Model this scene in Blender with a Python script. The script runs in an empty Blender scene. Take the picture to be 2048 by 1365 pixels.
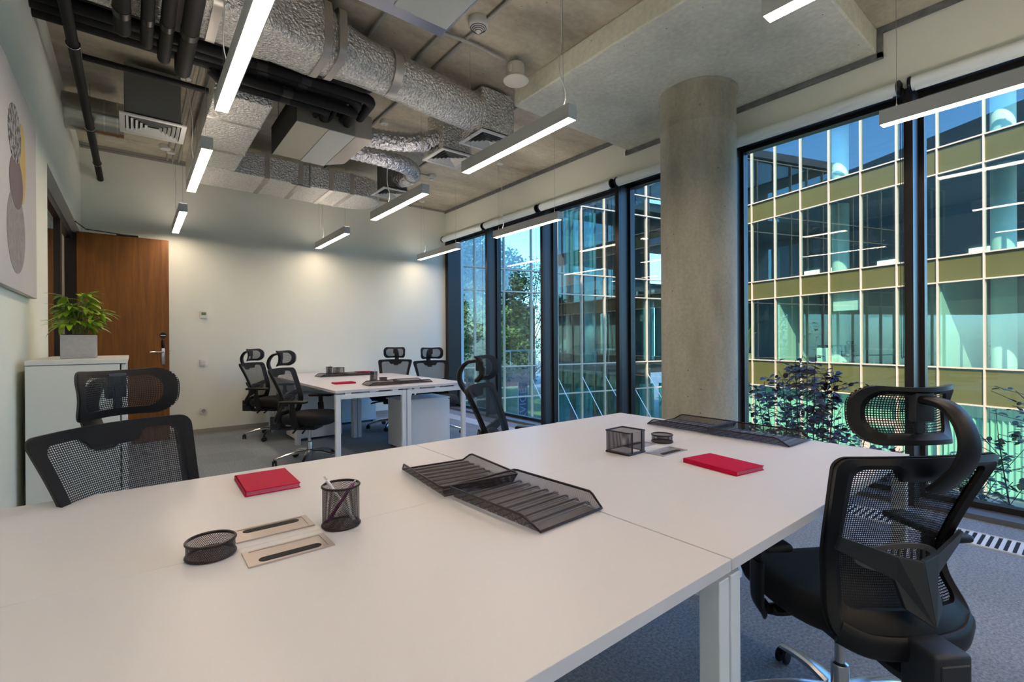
import bpy, bmesh, math, random
from mathutils import Vector, Matrix, Euler
from math import sin, cos, pi, radians, atan2, sqrt
random.seed(7)
SC = bpy.context.scene
COL = SC.collection
# ---------------------------------------------------------------- camera
yaw, pitch, roll, FPX = 0.67272, -0.00134, -0.00593, 949.9
_f = Vector((sin(yaw)*cos(pitch), cos(yaw)*cos(pitch), sin(pitch)))
_r = Vector((cos(yaw), -sin(yaw), 0)); _u = _r.cross(_f)
_r2 = _r*cos(roll)+_u*sin(roll); _u2 = -_r*sin(roll)+_u*cos(roll)
cam = bpy.data.cameras.new('camera'); cam.lens = FPX*36/2048; cam.sensor_width = 36
cam.clip_start = 0.02; cam.clip_end = 500
camo = bpy.data.objects.new('camera', cam); COL.objects.link(camo)
camo.matrix_world = Matrix(((_r2.x, _u2.x, -_f.x, 0), (_r2.y, _u2.y, -_f.y, 0), (_r2.z, _u2.z, -_f.z, 1.2), (0, 0, 0, 1)))
SC.camera = camo
# ---------------------------------------------------------------- world, sun, exposure
w = bpy.data.worlds.new('sky'); SC.world = w; w.use_nodes = True
nt = w.node_tree; nt.nodes.clear()
sky = nt.nodes.new('ShaderNodeTexSky'); sky.sky_type = 'NISHITA'; sky.sun_disc = False
sky.sun_elevation = radians(42); sky.sun_rotation = radians(235); sky.altitude = 100; sky.air_density = 1.0; sky.dust_density = 0.6; sky.ozone_density = 2.0
bg = nt.nodes.new('ShaderNodeBackground'); bg.inputs[1].default_value = 0.27
wo = nt.nodes.new('ShaderNodeOutputWorld')
tint = nt.nodes.new('ShaderNodeMix'); tint.data_type = 'RGBA'; tint.blend_type = 'MULTIPLY'; tint.inputs[0].default_value = 1.0; tint.inputs[7].default_value = (0.42, 0.72, 1.02, 1)
nt.links.new(sky.outputs[0], tint.inputs[6]); nt.links.new(tint.outputs[2], bg.inputs[0]); nt.links.new(bg.outputs[0], wo.inputs[0])
sl = bpy.data.lights.new('sun', 'SUN'); sl.energy = 1.9; sl.angle = radians(0.6); sl.color = (1.0, 0.89, 0.74)
so = bpy.data.objects.new('sun', sl); COL.objects.link(so)
SUN_DIR = Vector((-0.76, -0.36, 0.86))       # towards the sun: over our own building, on to the wing across the court
so.rotation_euler = SUN_DIR.to_track_quat('Z', 'Y').to_euler(); so.location = (-30, -15, 40)
PENDANT_EMIT = 9.5; UP_EMIT = 2.6
SC.view_settings.view_transform = 'Standard'; SC.view_settings.look = 'None'
SC.view_settings.exposure = 2.13; SC.view_settings.gamma = 1.0; SC.view_settings.use_curve_mapping = False
cy = SC.cycles
cy.max_bounces = 14; cy.diffuse_bounces = 8; cy.glossy_bounces = 4; cy.transmission_bounces = 6; cy.transparent_max_bounces = 24
cy.caustics_reflective = False; cy.caustics_refractive = False; cy.sample_clamp_indirect = 6
cy.use_denoising = True

# ================================================================= materials
def mat(name, col, rough=0.5, metal=0.0, spec=0.5, bump=None, var=None, emit=None, coat=0.0, sheen=0.0):
    """bump=(scale,strength) ; var=(scale, amount, colour2)"""
    m = bpy.data.materials.new(name); m.use_nodes = True; t = m.node_tree; b = t.nodes['Principled BSDF']
    b.inputs['Base Color'].default_value = (*col, 1); b.inputs['Roughness'].default_value = rough
    b.inputs['Metallic'].default_value = metal; b.inputs['Specular IOR Level'].default_value = spec
    b.inputs['Coat Weight'].default_value = coat; b.inputs['Sheen Weight'].default_value = sheen
    tc = t.nodes.new('ShaderNodeTexCoord')
    if var:
        n = t.nodes.new('ShaderNodeTexNoise'); n.inputs['Scale'].default_value = var[0]; n.inputs['Detail'].default_value = 6
        n.inputs['Roughness'].default_value = 0.6
        t.links.new(tc.outputs['Object'], n.inputs['Vector'])
        r = t.nodes.new('ShaderNodeValToRGB'); r.color_ramp.elements[0].position = 0.5-var[1]; r.color_ramp.elements[1].position = 0.5+var[1]
        r.color_ramp.elements[0].color = (*col, 1); r.color_ramp.elements[1].color = (*var[2], 1)
        t.links.new(n.outputs['Fac'], r.inputs[0]); t.links.new(r.outputs[0], b.inputs['Base Color'])
    if bump:
        n2 = t.nodes.new('ShaderNodeTexNoise'); n2.inputs['Scale'].default_value = bump[0]; n2.inputs['Detail'].default_value = 4
        t.links.new(tc.outputs['Object'], n2.inputs['Vector'])
        bp = t.nodes.new('ShaderNodeBump'); bp.inputs['Strength'].default_value = bump[1]; bp.inputs['Distance'].default_value = bump[2] if len(bump) > 2 else 0.01
        t.links.new(n2.outputs['Fac'], bp.inputs['Height']); t.links.new(bp.outputs[0], b.inputs['Normal'])
    if emit:
        b.inputs['Emission Color'].default_value = (*emit[0], 1); b.inputs['Emission Strength'].default_value = emit[1]
    return m

def concrete(name, c1, c2, c3, scale=1.2, streak=None):
    m = bpy.data.materials.new(name); m.use_nodes = True; t = m.node_tree; b = t.nodes['Principled BSDF']; N = t.nodes.new; L = t.links.new
    b.inputs['Roughness'].default_value = 0.75; b.inputs['Specular IOR Level'].default_value = 0.25
    tc = N('ShaderNodeTexCoord'); mp = N('ShaderNodeMapping'); L(tc.outputs['Object'], mp.inputs[0])
    if streak: mp.inputs['Scale'].default_value = streak
    n = N('ShaderNodeTexNoise'); n.inputs['Scale'].default_value = scale; n.inputs['Detail'].default_value = 8; n.inputs['Roughness'].default_value = 0.62; L(mp.outputs[0], n.inputs['Vector'])
    r = N('ShaderNodeValToRGB'); e = r.color_ramp.elements; e[0].position = 0.32; e[1].position = 0.7; e[0].color = (*c1, 1); e[1].color = (*c2, 1)
    k = e.new(0.5); k.color = (*c3, 1); L(n.outputs['Fac'], r.inputs[0])
    n2 = N('ShaderNodeTexNoise'); n2.inputs['Scale'].default_value = scale*22; n2.inputs['Detail'].default_value = 5; L(tc.outputs['Object'], n2.inputs['Vector'])
    r2 = N('ShaderNodeValToRGB'); r2.color_ramp.elements[0].position = 0.3; r2.color_ramp.elements[1].position = 0.75
    r2.color_ramp.elements[0].color = (0.84, 0.84, 0.84, 1); r2.color_ramp.elements[1].color = (1.08, 1.08, 1.08, 1); L(n2.outputs['Fac'], r2.inputs[0])
    mx = N('ShaderNodeMix'); mx.data_type = 'RGBA'; mx.blend_type = 'MULTIPLY'; mx.inputs[0].default_value = 0.75
    L(r.outputs[0], mx.inputs[6]); L(r2.outputs[0], mx.inputs[7])
    v = N('ShaderNodeTexVoronoi'); v.inputs['Scale'].default_value = 9; L(tc.outputs['Object'], v.inputs['Vector'])   # small air holes
    lt = N('ShaderNodeMath'); lt.operation = 'LESS_THAN'; lt.inputs[1].default_value = 0.045; L(v.outputs['Distance'], lt.inputs[0])
    mx2 = N('ShaderNodeMix'); mx2.data_type = 'RGBA'; L(lt.outputs[0], mx2.inputs[0]); L(mx.outputs[2], mx2.inputs[6]); mx2.inputs[7].default_value = (c1[0]*.45, c1[1]*.45, c1[2]*.4, 1)
    L(mx2.outputs[2], b.inputs['Base Color'])
    bp = N('ShaderNodeBump'); bp.inputs['Strength'].default_value = 0.25; bp.inputs['Distance'].default_value = 0.01; L(n2.outputs['Fac'], bp.inputs['Height']); L(bp.outputs[0], b.inputs['Normal'])
    return m

def grid_mesh(name, col, pitch, hole, rough=0.6, diamond=False, metal=0.0):
    """woven or expanded mesh: holes cut by a procedural pattern in UV metres"""
    m = bpy.data.materials.new(name); m.use_nodes = True; t = m.node_tree; b = t.nodes['Principled BSDF']; N = t.nodes.new; L = t.links.new
    b.inputs['Base Color'].default_value = (*col, 1); b.inputs['Roughness'].default_value = rough; b.inputs['Metallic'].default_value = metal
    uv = N('ShaderNodeUVMap'); sp = N('ShaderNodeSeparateXYZ'); L(uv.outputs[0], sp.inputs[0])
    def mth(op, a, bb=None):
        n = N('ShaderNodeMath'); n.operation = op
        for i, q in enumerate((a, bb)):
            if q is None: continue
            if isinstance(q, (int, float)): n.inputs[i].default_value = q
            else: L(q, n.inputs[i])
        return n.outputs[0]
    x, y = sp.outputs[0], sp.outputs[1]
    if diamond: x, y = mth('ADD', x, mth('MULTIPLY', y, 0.6)), mth('SUBTRACT', x, mth('MULTIPLY', y, 0.6))
    sx = mth('ABSOLUTE', mth('SINE', mth('MULTIPLY', x, pi/pitch))); sy = mth('ABSOLUTE', mth('SINE', mth('MULTIPLY', y, pi/pitch)))
    g = mth('GREATER_THAN', mth('MINIMUM', sx, sy), hole)
    tr = N('ShaderNodeBsdfTransparent'); mx = N('ShaderNodeMixShader'); L(g, mx.inputs[0]); L(b.outputs[0], mx.inputs[1]); L(tr.outputs[0], mx.inputs[2])
    L(mx.outputs[0], t.nodes['Material Output'].inputs[0])
    return m

def glass(name, tint, refl=1.0, ior=1.5, base=0.0):
    m = bpy.data.materials.new(name); m.use_nodes = True; t = m.node_tree; N = t.nodes.new; L = t.links.new
    t.nodes.remove(t.nodes['Principled BSDF'])
    tr = N('ShaderNodeBsdfTransparent'); tr.inputs[0].default_value = (*tint, 1)
    gl = N('ShaderNodeBsdfGlossy'); gl.inputs['Roughness'].default_value = 0.0; gl.inputs[0].default_value = (0.95, 0.98, 1, 1)
    fr = N('ShaderNodeFresnel'); ge = N('ShaderNodeNewGeometry'); mr = N('ShaderNodeMapRange')
    mr.inputs['To Min'].default_value = ior; mr.inputs['To Max'].default_value = 1/ior; L(ge.outputs['Backfacing'], mr.inputs['Value']); L(mr.outputs[0], fr.inputs[0])
    mm = N('ShaderNodeMath'); mm.operation = 'MULTIPLY_ADD'; mm.inputs[1].default_value = refl; mm.inputs[2].default_value = base; mm.use_clamp = True; L(fr.outputs[0], mm.inputs[0])
    mx = N('ShaderNodeMixShader'); L(mm.outputs[0], mx.inputs[0]); L(tr.outputs[0], mx.inputs[1]); L(gl.outputs[0], mx.inputs[2])
    L(mx.outputs[0], t.nodes['Material Output'].inputs[0])
    return m

M = {}
M['wall'] = mat('wall_paint', (0.80, 0.82, 0.73), 0.85, spec=0.2, bump=(180, 0.04))
M['ceil'] = concrete('ceiling_concrete', (0.30, 0.27, 0.205), (0.68, 0.63, 0.50), (0.50, 0.455, 0.355), 1.1, (0.7, 1.6, 1))
M['drop'] = concrete('smooth_concrete', (0.58, 0.58, 0.475), (0.86, 0.865, 0.72), (0.74, 0.74, 0.61), 1.3)
M['column'] = concrete('column_concrete', (0.34, 0.32, 0.245), (0.57, 0.55, 0.44), (0.46, 0.44, 0.345), 2.0, (1.6, 1.6, 0.45))
M['steel_trim'] = mat('galvanised_track', (0.16, 0.17, 0.17), 0.55, 0.6, var=(14, .25, (0.30, 0.31, 0.31)))
M['white'] = mat('white_laminate', (0.68, 0.67, 0.69), 0.38, spec=0.45)
M['cab_white'] = mat('cabinet_white', (0.68, 0.70, 0.66), 0.42, spec=0.4)
M['leg'] = mat('white_powder_coat', (0.76, 0.79, 0.81), 0.4, spec=0.45)
M['gap'] = mat('dark_recess', (0.01, 0.01, 0.01), 0.8)
M['black'] = mat('black_plastic', (0.005, 0.005, 0.007), 0.42, spec=0.38)
M['black_soft'] = mat('black_fabric', (0.0035, 0.0035, 0.005), 0.85, bump=(900, 0.3), sheen=0.03)
M['chair_mesh'] = grid_mesh('chair_net', (0.004, 0.004, 0.006), 0.0062, 0.61, 0.7)
M['dark_grey'] = mat('charcoal_plastic', (0.020, 0.022, 0.027), 0.45)
M['grey_pl'] = mat('grey_plastic', (0.14, 0.14, 0.14), 0.5)
M['chrome'] = mat('polished_aluminium', (0.62, 0.62, 0.62), 0.22, 1.0)
M['wire_mesh'] = grid_mesh('expanded_steel', (0.022, 0.014, 0.017), 0.0034, 0.56, 0.45, True, 0.3)
M['wire'] = mat('black_brown_steel', (0.020, 0.013, 0.015), 0.4, 0.3)
M['alu'] = mat('brushed_aluminium', (0.56, 0.50, 0.47), 0.38, 0.75)
M['pink'] = mat('magenta_cover', (0.50, 0.0, 0.045), 0.6, spec=0.15, bump=(600, 0.15))
M['paper'] = mat('page_paper', (0.50, 0.10, 0.16), 0.8)
M['notes'] = mat('note_paper', (0.72, 0.70, 0.76), 0.8)
M['pen_w'] = mat('white_pen', (0.75, 0.78, 0.8), 0.3)
M['pen_p'] = mat('purple_pen', (0.25, 0.015, 0.19), 0.3)
M['lamp_body'] = mat('pendant_body', (0.60, 0.60, 0.58), 0.45)
M['lamp_emit'] = mat('pendant_diffuser', (0.9, 0.9, 0.9), 0.5, emit=((1.0, 0.79, 0.61), PENDANT_EMIT))
M['added_uplight'] = mat('added_uplight_glow', (0.9, 0.9, 0.9), 0.5, emit=((1.0, 0.86, 0.74), UP_EMIT))  # glow added on the pendant tops to lift ceiling and upper walls
M['cable'] = mat('white_cable', (0.62, 0.63, 0.6), 0.5)
M['steel_wire'] = mat('steel_wire', (0.35, 0.34, 0.32), 0.4, 0.7)
M['frame'] = mat('dark_bronze_frame', (0.035, 0.030, 0.028), 0.35, 0.6)
M['frame_side'] = mat('bronze_mullion', (0.065, 0.055, 0.048), 0.45, 0.35)
M['sill'] = mat('sill_aluminium', (0.18, 0.18, 0.18), 0.4, 0.5)
M['glass'] = glass('window_glass', (0.95, 0.985, 0.97), 1.0, 1.45)
M['int_glass'] = glass('partition_glass', (0.90, 0.92, 0.88), 1.3, 1.5, 0.16)
M['blind'] = mat('roller_fabric', (0.84, 0.90, 0.88), 0.7)
M['rubber'] = mat('black_insulation', (0.005, 0.005, 0.005), 0.7, spec=0.35, bump=(40, 0.1))
M['tape'] = mat('black_tape', (0.014, 0.013, 0.012), 0.35)
M['foil'] = mat('foil_insulation', (0.62, 0.60, 0.55), 0.27, 0.9, bump=(55, 1.0, 0.03), var=(45, .12, (0.90, 0.89, 0.86)))
M['foil_flex'] = mat('flexible_foil', (0.62, 0.63, 0.66), 0.24, 0.95, bump=(26, 1.0, 0.04))
M['foil_tape'] = mat('foil_tape', (0.48, 0.46, 0.42), 0.42, 0.7, bump=(40, 0.2))
M['galv'] = mat('galvanised_duct', (0.52, 0.52, 0.48), 0.25, 0.95, bump=(5, 0.15))
M['diff_white'] = mat('diffuser_white', (0.60, 0.61, 0.58), 0.5)
M['unit_grey'] = mat('unit_sheet_steel', (0.36, 0.355, 0.30), 0.35, 0.6)
M['unit_blue'] = mat('unit_zinc_steel', (0.42, 0.45, 0.50), 0.22, 0.9)
M['unit_white'] = mat('unit_access_panel', (0.60, 0.62, 0.58), 0.5)
M['plenum'] = mat('plenum_grey', (0.12, 0.13, 0.125), 0.6, 0.2)
M['conduit'] = mat('grey_conduit', (0.33, 0.325, 0.29), 0.6)
M['detector'] = mat('detector_white', (0.62, 0.62, 0.58), 0.5)
M['speaker'] = mat('speaker_cream', (0.60, 0.59, 0.50), 0.5)
M['pot'] = mat('grey_planter', (0.36, 0.36, 0.37), 0.7, var=(60, .2, (0.42, 0.42, 0.43)))
M['soil'] = mat('potting_soil', (0.03, 0.02, 0.012), 0.95)
M['leafA'] = mat('palm_leaf', (0.11, 0.26, 0.012), 0.4, var=(9, .2, (0.42, 0.60, 0.04)))
M['stalk'] = mat('green_stalk', (0.16, 0.17, 0.05), 0.6)
M['thermo'] = mat('switch_white', (0.72, 0.72, 0.69), 0.4)
M['lcd'] = mat('display_green', (0.12, 0.20, 0.07), 0.3)
M['facade_frame'] = mat('beige_aluminium', (0.66, 0.49, 0.34), 0.5, 0.0)
M['spandrel'] = mat('olive_spandrel', (0.095, 0.080, 0.016), 0.35, 0.0, 0.5, var=(0.35, .3, (0.13, 0.11, 0.026)))
M['fglass'] = glass('facade_glass', (0.80, 0.93, 0.86), 1.0, 1.5, 0.03)
M['fglass_refl'] = glass('facade_glass_mirror', (0.68, 0.78, 0.78), 1.0, 1.5, 0.02)
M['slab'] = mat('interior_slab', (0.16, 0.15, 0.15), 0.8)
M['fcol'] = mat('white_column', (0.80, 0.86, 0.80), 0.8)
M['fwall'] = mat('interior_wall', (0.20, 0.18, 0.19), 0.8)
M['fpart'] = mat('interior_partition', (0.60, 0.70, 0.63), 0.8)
M['curtain'] = mat('mint_curtain', (0.62, 0.80, 0.70), 0.85)
M['teal'] = mat('teal_curtain', (0.10, 0.36, 0.36), 0.85)
M['ground'] = mat('court_paving', (0.20, 0.20, 0.19), 0.9, var=(0.5, .25, (0.28, 0.28, 0.26)))
M['grass'] = mat('lawn', (0.10, 0.17, 0.035), 0.95, var=(3, .2, (0.17, 0.24, 0.06)), bump=(30, 0.6))
M['bark'] = mat('bark', (0.07, 0.05, 0.035), 0.9, bump=(30, 0.5))
M['leafG'] = mat('tree_leaf', (0.03, 0.065, 0.014), 0.6, var=(0.9, .2, (0.085, 0.14, 0.03)))
M['leafL'] = mat('light_tree_leaf', (0.10, 0.17, 0.035), 0.6, var=(0.9, .2, (0.20, 0.27, 0.07)))
M['leafP'] = mat('purple_leaf', (0.035, 0.022, 0.032), 0.42, var=(6, .15, (0.13, 0.028, 0.035)))
M['leafD'] = mat('olive_green_leaf', (0.028, 0.048, 0.026), 0.42, var=(6, .15, (0.09, 0.11, 0.04)))
M['stem'] = mat('shrub_stem', (0.06, 0.035, 0.03), 0.8)
M['terra'] = mat('terracotta', (0.55, 0.42, 0.24), 0.7)
M['banner'] = mat('blue_banner', (0.02, 0.05, 0.16), 0.7)
M['banner_txt'] = mat('banner_lettering', (0.45, 0.55, 0.7), 0.7)
M['rod'] = mat('white_rod', (0.8, 0.82, 0.85), 0.4)
M['corr'] = mat('corridor_wall', (0.16, 0.135, 0.115), 0.8)
M['door_edge'] = mat('door_edge', (0.55, 0.40, 0.26), 0.6)

# carpet
def carpet():
    m = bpy.data.materials.new('carpet'); m.use_nodes = True; t = m.node_tree; b = t.nodes['Principled BSDF']; N = t.nodes.new; L = t.links.new
    b.inputs['Roughness'].default_value = 0.95; b.inputs['Specular IOR Level'].default_value = 0.1
    tc = N('ShaderNodeTexCoord')
    n = N('ShaderNodeTexNoise'); n.inputs['Scale'].default_value = 85; n.inputs['Detail'].default_value = 8; n.inputs['Roughness'].default_value = 0.8; L(tc.outputs['Object'], n.inputs['Vector'])
    r = N('ShaderNodeValToRGB'); e = r.color_ramp.elements; e[0].position = 0.36; e[1].position = 0.66; e[0].color = (0.14, 0.165, 0.19, 1); e[1].color = (0.42, 0.48, 0.54, 1); L(n.outputs['Fac'], r.inputs[0])
    ck = N('ShaderNodeTexChecker'); ck.inputs['Scale'].default_value = 2.0; ck.inputs[1].default_value = (1, 1, 1, 1); ck.inputs[2].default_value = (0.93, 0.93, 0.93, 1); L(tc.outputs['Object'], ck.inputs[0])
    mx = N('ShaderNodeMix'); mx.data_type = 'RGBA'; mx.blend_type = 'MULTIPLY'; mx.inputs[0].default_value = 1; L(r.outputs[0], mx.inputs[6]); L(ck.outputs[0], mx.inputs[7])
    L(mx.outputs[2], b.inputs['Base Color'])
    bp = N('ShaderNodeBump'); bp.inputs['Strength'].default_value = 0.5; bp.inputs['Distance'].default_value = 0.006; L(n.outputs['Fac'], bp.inputs['Height']); L(bp.outputs[0], b.inputs['Normal'])
    return m
M['carpet'] = carpet()
def wood():
    m = bpy.data.materials.new('oak_veneer'); m.use_nodes = True; t = m.node_tree; b = t.nodes['Principled BSDF']; N = t.nodes.new; L = t.links.new
    b.inputs['Roughness'].default_value = 0.45
    tc = N('ShaderNodeTexCoord'); mp = N('ShaderNodeMapping'); mp.inputs['Scale'].default_value = (7, 7, 0.55); L(tc.outputs['Object'], mp.inputs[0])
    n = N('ShaderNodeTexNoise'); n.inputs['Scale'].default_value = 2.2; n.inputs['Detail'].default_value = 8; n.inputs['Distortion'].default_value = 1.2; L(mp.outputs[0], n.inputs['Vector'])
    mp2 = N('ShaderNodeMapping'); mp2.inputs['Scale'].default_value = (120, 120, 3); L(tc.outputs['Object'], mp2.inputs[0])
    n2 = N('ShaderNodeTexNoise'); n2.inputs['Scale'].default_value = 1.5; n2.inputs['Detail'].default_value = 3; L(mp2.outputs[0], n2.inputs['Vector'])
    r = N('ShaderNodeValToRGB'); e = r.color_ramp.elements; e[0].position = 0.3; e[1].position = 0.7; e[0].color = (0.15, 0.048, 0.0015, 1); e[1].color = (0.26, 0.095, 0.006, 1); L(n.outputs['Fac'], r.inputs[0])
    r2 = N('ShaderNodeValToRGB'); r2.color_ramp.elements[0].position = 0.35; r2.color_ramp.elements[0].color = (0.75, 0.72, 0.68, 1); r2.color_ramp.elements[1].position = 0.6; L(n2.outputs['Fac'], r2.inputs[0])
    mx = N('ShaderNodeMix'); mx.data_type = 'RGBA'; mx.blend_type = 'MULTIPLY'; mx.inputs[0].default_value = 0.8; L(r.outputs[0], mx.inputs[6]); L(r2.outputs[0], mx.inputs[7])
    L(mx.outputs[2], b.inputs['Base Color']); return m
M['wood'] = wood()

# ================================================================= mesh building helpers
class MB:
    def __init__(s): s.v = []; s.f = []; s.uv = {}; s.mi = []; s.cur = 0
    def add(s, vs, fs, uvs=None):
        o = len(s.v); s.v += [tuple(q) for q in vs]
        for i, f in enumerate(fs):
            s.f.append(tuple(o+k for k in f)); s.mi.append(s.cur)
            if uvs: s.uv[len(s.f)-1] = [uvs[k] for k in f]
        return s
    def box(s, x0, x1, y0, y1, z0, z1, R=None):
        vs = [Vector((x, y, z)) for x in (x0, x1) for y in (y0, y1) for z in (z0, z1)]
        if R is not None: vs = [R @ q for q in vs]
        return s.add(vs, [(0, 1, 3, 2), (4, 6, 7, 5), (0, 4, 5, 1), (2, 3, 7, 6), (0, 2, 6, 4), (1, 5, 7, 3)])
    def bbox(s, x0, x1, y0, y1, z0, z1, b=0.003, seg=2, R=None):
        bm = bmesh.new(); bmesh.ops.create_cube(bm, size=1)
        for q in bm.verts: q.co = Vector(((x0+x1)/2+q.co.x*(x1-x0), (y0+y1)/2+q.co.y*(y1-y0), (z0+z1)/2+q.co.z*(z1-z0)))
        bmesh.ops.bevel(bm, geom=bm.edges[:], offset=b, segments=seg, affect='EDGES', profile=0.5)
        return s.bm(bm, R)
    def bm(s, bm, R=None):
        bm.verts.index_update(); vs = [(R @ q.co if R is not None else q.co.copy()) for q in bm.verts]
        fs = [[q.index for q in f.verts] for f in bm.faces]; bm.free(); return s.add(vs, fs)
    def tube(s, pts, r, n=10, cap=True, closed=False, rr=None, flat=None, up=None):
        """round tube (or flat band, flat=(w,h)) swept along pts"""
        P = [Vector(p) for p in pts]; m = len(P); vs = []; fs = []
        T = []
        for i in range(m):
            a = P[(i-1) % m] if (closed or i) else P[0]; b = P[(i+1) % m] if (closed or i < m-1) else P[-1]
            d = (b-a); T.append(d.normalized() if d.length > 1e-9 else Vector((0, 0, 1)))
        U = Vector(up) if up else (Vector((0, 0, 1)) if abs(T[0].z) < 0.9 else Vector((1, 0, 0)))
        U = (U-T[0]*U.dot(T[0])).normalized()
        for i in range(m):
            if up: U = Vector(up)
            U = (U-T[i]*U.dot(T[i]))
            U = U.normalized() if U.length > 1e-6 else Vector((1, 0, 0))
            V = T[i].cross(U); R = rr[i] if rr else r
            for k in range(n):
                a = 2*pi*(k+0.5)/n
                if flat:
                    q = 2.6; ca, sa = cos(a), sin(a)
                    x = math.copysign(abs(ca)**(2/q), ca)*flat[0]/2*(R if rr else 1); y = math.copysign(abs(sa)**(2/q), sa)*flat[1]/2*(R if rr else 1)
                else: x, y = cos(a)*R, sin(a)*R
                vs.append(P[i]+V*x+U*y)
        for i in range(m if closed else m-1):
            j = (i+1) % m
            for k in range(n): fs.append((i*n+k, i*n+(k+1) % n, j*n+(k+1) % n, j*n+k))
        if cap and not closed: fs += [tuple(range(n))[::-1], tuple(range((m-1)*n, m*n))]
        return s.add(vs, fs)
    def lathe(s, prof, c=(0, 0, 0), n=24, R=None):
        """prof: (radius,z) list"""
        vs = []; fs = []; c = Vector(c)
        for r, z in prof:
            for k in range(n):
                q = Vector((cos(2*pi*k/n)*r, sin(2*pi*k/n)*r, z)); q = R @ q if R is not None else q; vs.append(q+c)
        for i in range(len(prof)-1):
            for k in range(n): fs.append((i*n+k, i*n+(k+1) % n, (i+1)*n+(k+1) % n, (i+1)*n+k))
        if prof[0][0] > 1e-4: fs.append(tuple(range(n))[::-1])
        if prof[-1][0] > 1e-4: fs.append(tuple(range((len(prof)-1)*n, len(prof)*n)))
        return s.add(vs, fs)
    def prism(s, poly, f):
        """poly 2-D list, f(u,v,k) -> point for k=0 front, 1 back"""
        n = len(poly); vs = [f(u, v, 0) for u, v in poly]+[f(u, v, 1) for u, v in poly]
        fs = [tuple(range(n)), tuple(range(n, 2*n))[::-1]]+[(i, n+i, n+(i+1) % n, (i+1) % n) for i in range(n)]
        return s.add(vs, fs)
    def obj(s, name, m, parent=None, smooth=False, ang=40, bevel=None):
        me = bpy.data.meshes.new(name); me.from_pydata([tuple(q) for q in s.v], [], s.f)
        ms = m if isinstance(m, (list, tuple)) else [m]
        for k in ms: me.materials.append(k)
        if len(ms) > 1: me.polygons.foreach_set('material_index', s.mi)
        if s.uv:
            ul = me.uv_layers.new(name='UVMap')
            for i, p in enumerate(me.polygons):
                if i in s.uv:
                    for li, c in zip(p.loop_indices, s.uv[i]): ul.data[li].uv = c
        me.validate()
        bm = bmesh.new(); bm.from_mesh(me); bmesh.ops.recalc_face_normals(bm, faces=bm.faces[:]); bm.to_mesh(me); bm.free()
        if smooth: me.shade_smooth(); me.set_sharp_from_angle(angle=radians(ang))
        o = bpy.data.objects.new(name, me); COL.objects.link(o)
        if parent: o.parent = parent
        if bevel:
            b = o.modifiers.new('bevel', 'BEVEL'); b.width = bevel; b.segments = 2; b.limit_method = 'ANGLE'
        return o

def tag(o, label=None, cat=None, group=None, kind=None):
    if label: o['label'] = label
    if cat: o['category'] = cat
    if group: o['group'] = group
    if kind: o['kind'] = kind
    return o
def thing(name, label, cat, loc=(0, 0, 0), rz=0, group=None):
    o = bpy.data.objects.new(name, None); COL.objects.link(o); o.empty_display_size = 0.1
    o.location = loc; o.rotation_euler = (0, 0, rz); return tag(o, label, cat, group)
def struct(name, mb, m, parent=None, **k):
    o = mb.obj(name, m, parent, **k)
    if parent is None: o['kind'] = 'structure'
    return o
def sempty(name, loc=(0, 0, 0), rz=0):
    o = bpy.data.objects.new(name, None); COL.objects.link(o); o.location = loc; o.rotation_euler = (0, 0, rz); o['kind'] = 'structure'; return o
def dup(root, loc=None, rz=None, label=None, group=None, name=None):
    def rec(o, p):
        c = o.copy(); COL.objects.link(c); c.parent = p
        for ch in KIDS.get(o.name, []): rec(ch, c)
        return c
    KIDS = {}
    for o in bpy.data.objects:
        if o.parent: KIDS.setdefault(o.parent.name, []).append(o)
    r = rec(root, None)
    if loc is not None: r.location = loc
    if rz is not None: r.rotation_euler = (0, 0, rz)
    if label: r['label'] = label
    if group: r['group'] = group
    if name: r.name = name
    return r
def B(x0, x1, y0, y1, z0, z1): return MB().box(x0, x1, y0, y1, z0, z1)
def smoothpath(pts, n=6):
    """Catmull-Rom through pts"""
    P = [Vector(p) for p in pts]; out = []
    for i in range(len(P)-1):
        p0 = P[max(i-1, 0)]; p1 = P[i]; p2 = P[i+1]; p3 = P[min(i+2, len(P)-1)]
        for k in range(n):
            t = k/n; out.append(0.5*((2*p1)+(-p0+p2)*t+(2*p0-5*p1+4*p2-p3)*t*t+(-p0+3*p1-3*p2+p3)*t**3))
    out.append(P[-1]); return out

# ================================================================= room shell
XL, XR, YB, YR, ZC, ZD = -0.465, 4.35, 7.336, -6.2, 3.50, 3.315
struct('floor', B(-2.6, 4.72, YR, YB+0.3, -0.3, 0), M['carpet'])
struct('ceiling', B(-2.6, 4.72, YR, YB+0.3, ZC, ZC+0.3), M['ceil'])
struct('ceiling_drop_panel', B(2.70, 4.62, 1.065, 3.34, ZD, ZC), M['drop'], bevel=0.012)
bpy.data.objects['ceiling_drop_panel'].name = 'trim_1'
struct('wall_back', B(-2.6, 4.72, YB, YB+0.3, 0, ZC), M['wall'])
struct('wall_rear', B(-2.6, 4.72, YR-0.3, YR, 0, ZC), M['wall'])
# left wall: thick lower lining (up to 3.23) and recessed strip above; glazing opening y 4.60..7.25, z<2.45
mb = MB(); mb.box(XL-0.14, XL, YR, 4.60, 0, 3.235); mb.box(XL-0.14, XL, 4.60, YB, 2.455, 3.235); mb.box(XL-0.14, XL-0.012, YR, YB, 3.235, ZC); mb.box(XL-0.14, XL, 7.26, YB, 0, 2.455)
struct('wall_left', mb, M['wall'])
# right wall header above windows
struct('wall_right', B(XR, 4.66, YR, YB, 3.0, ZC), M['wall'])
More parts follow.
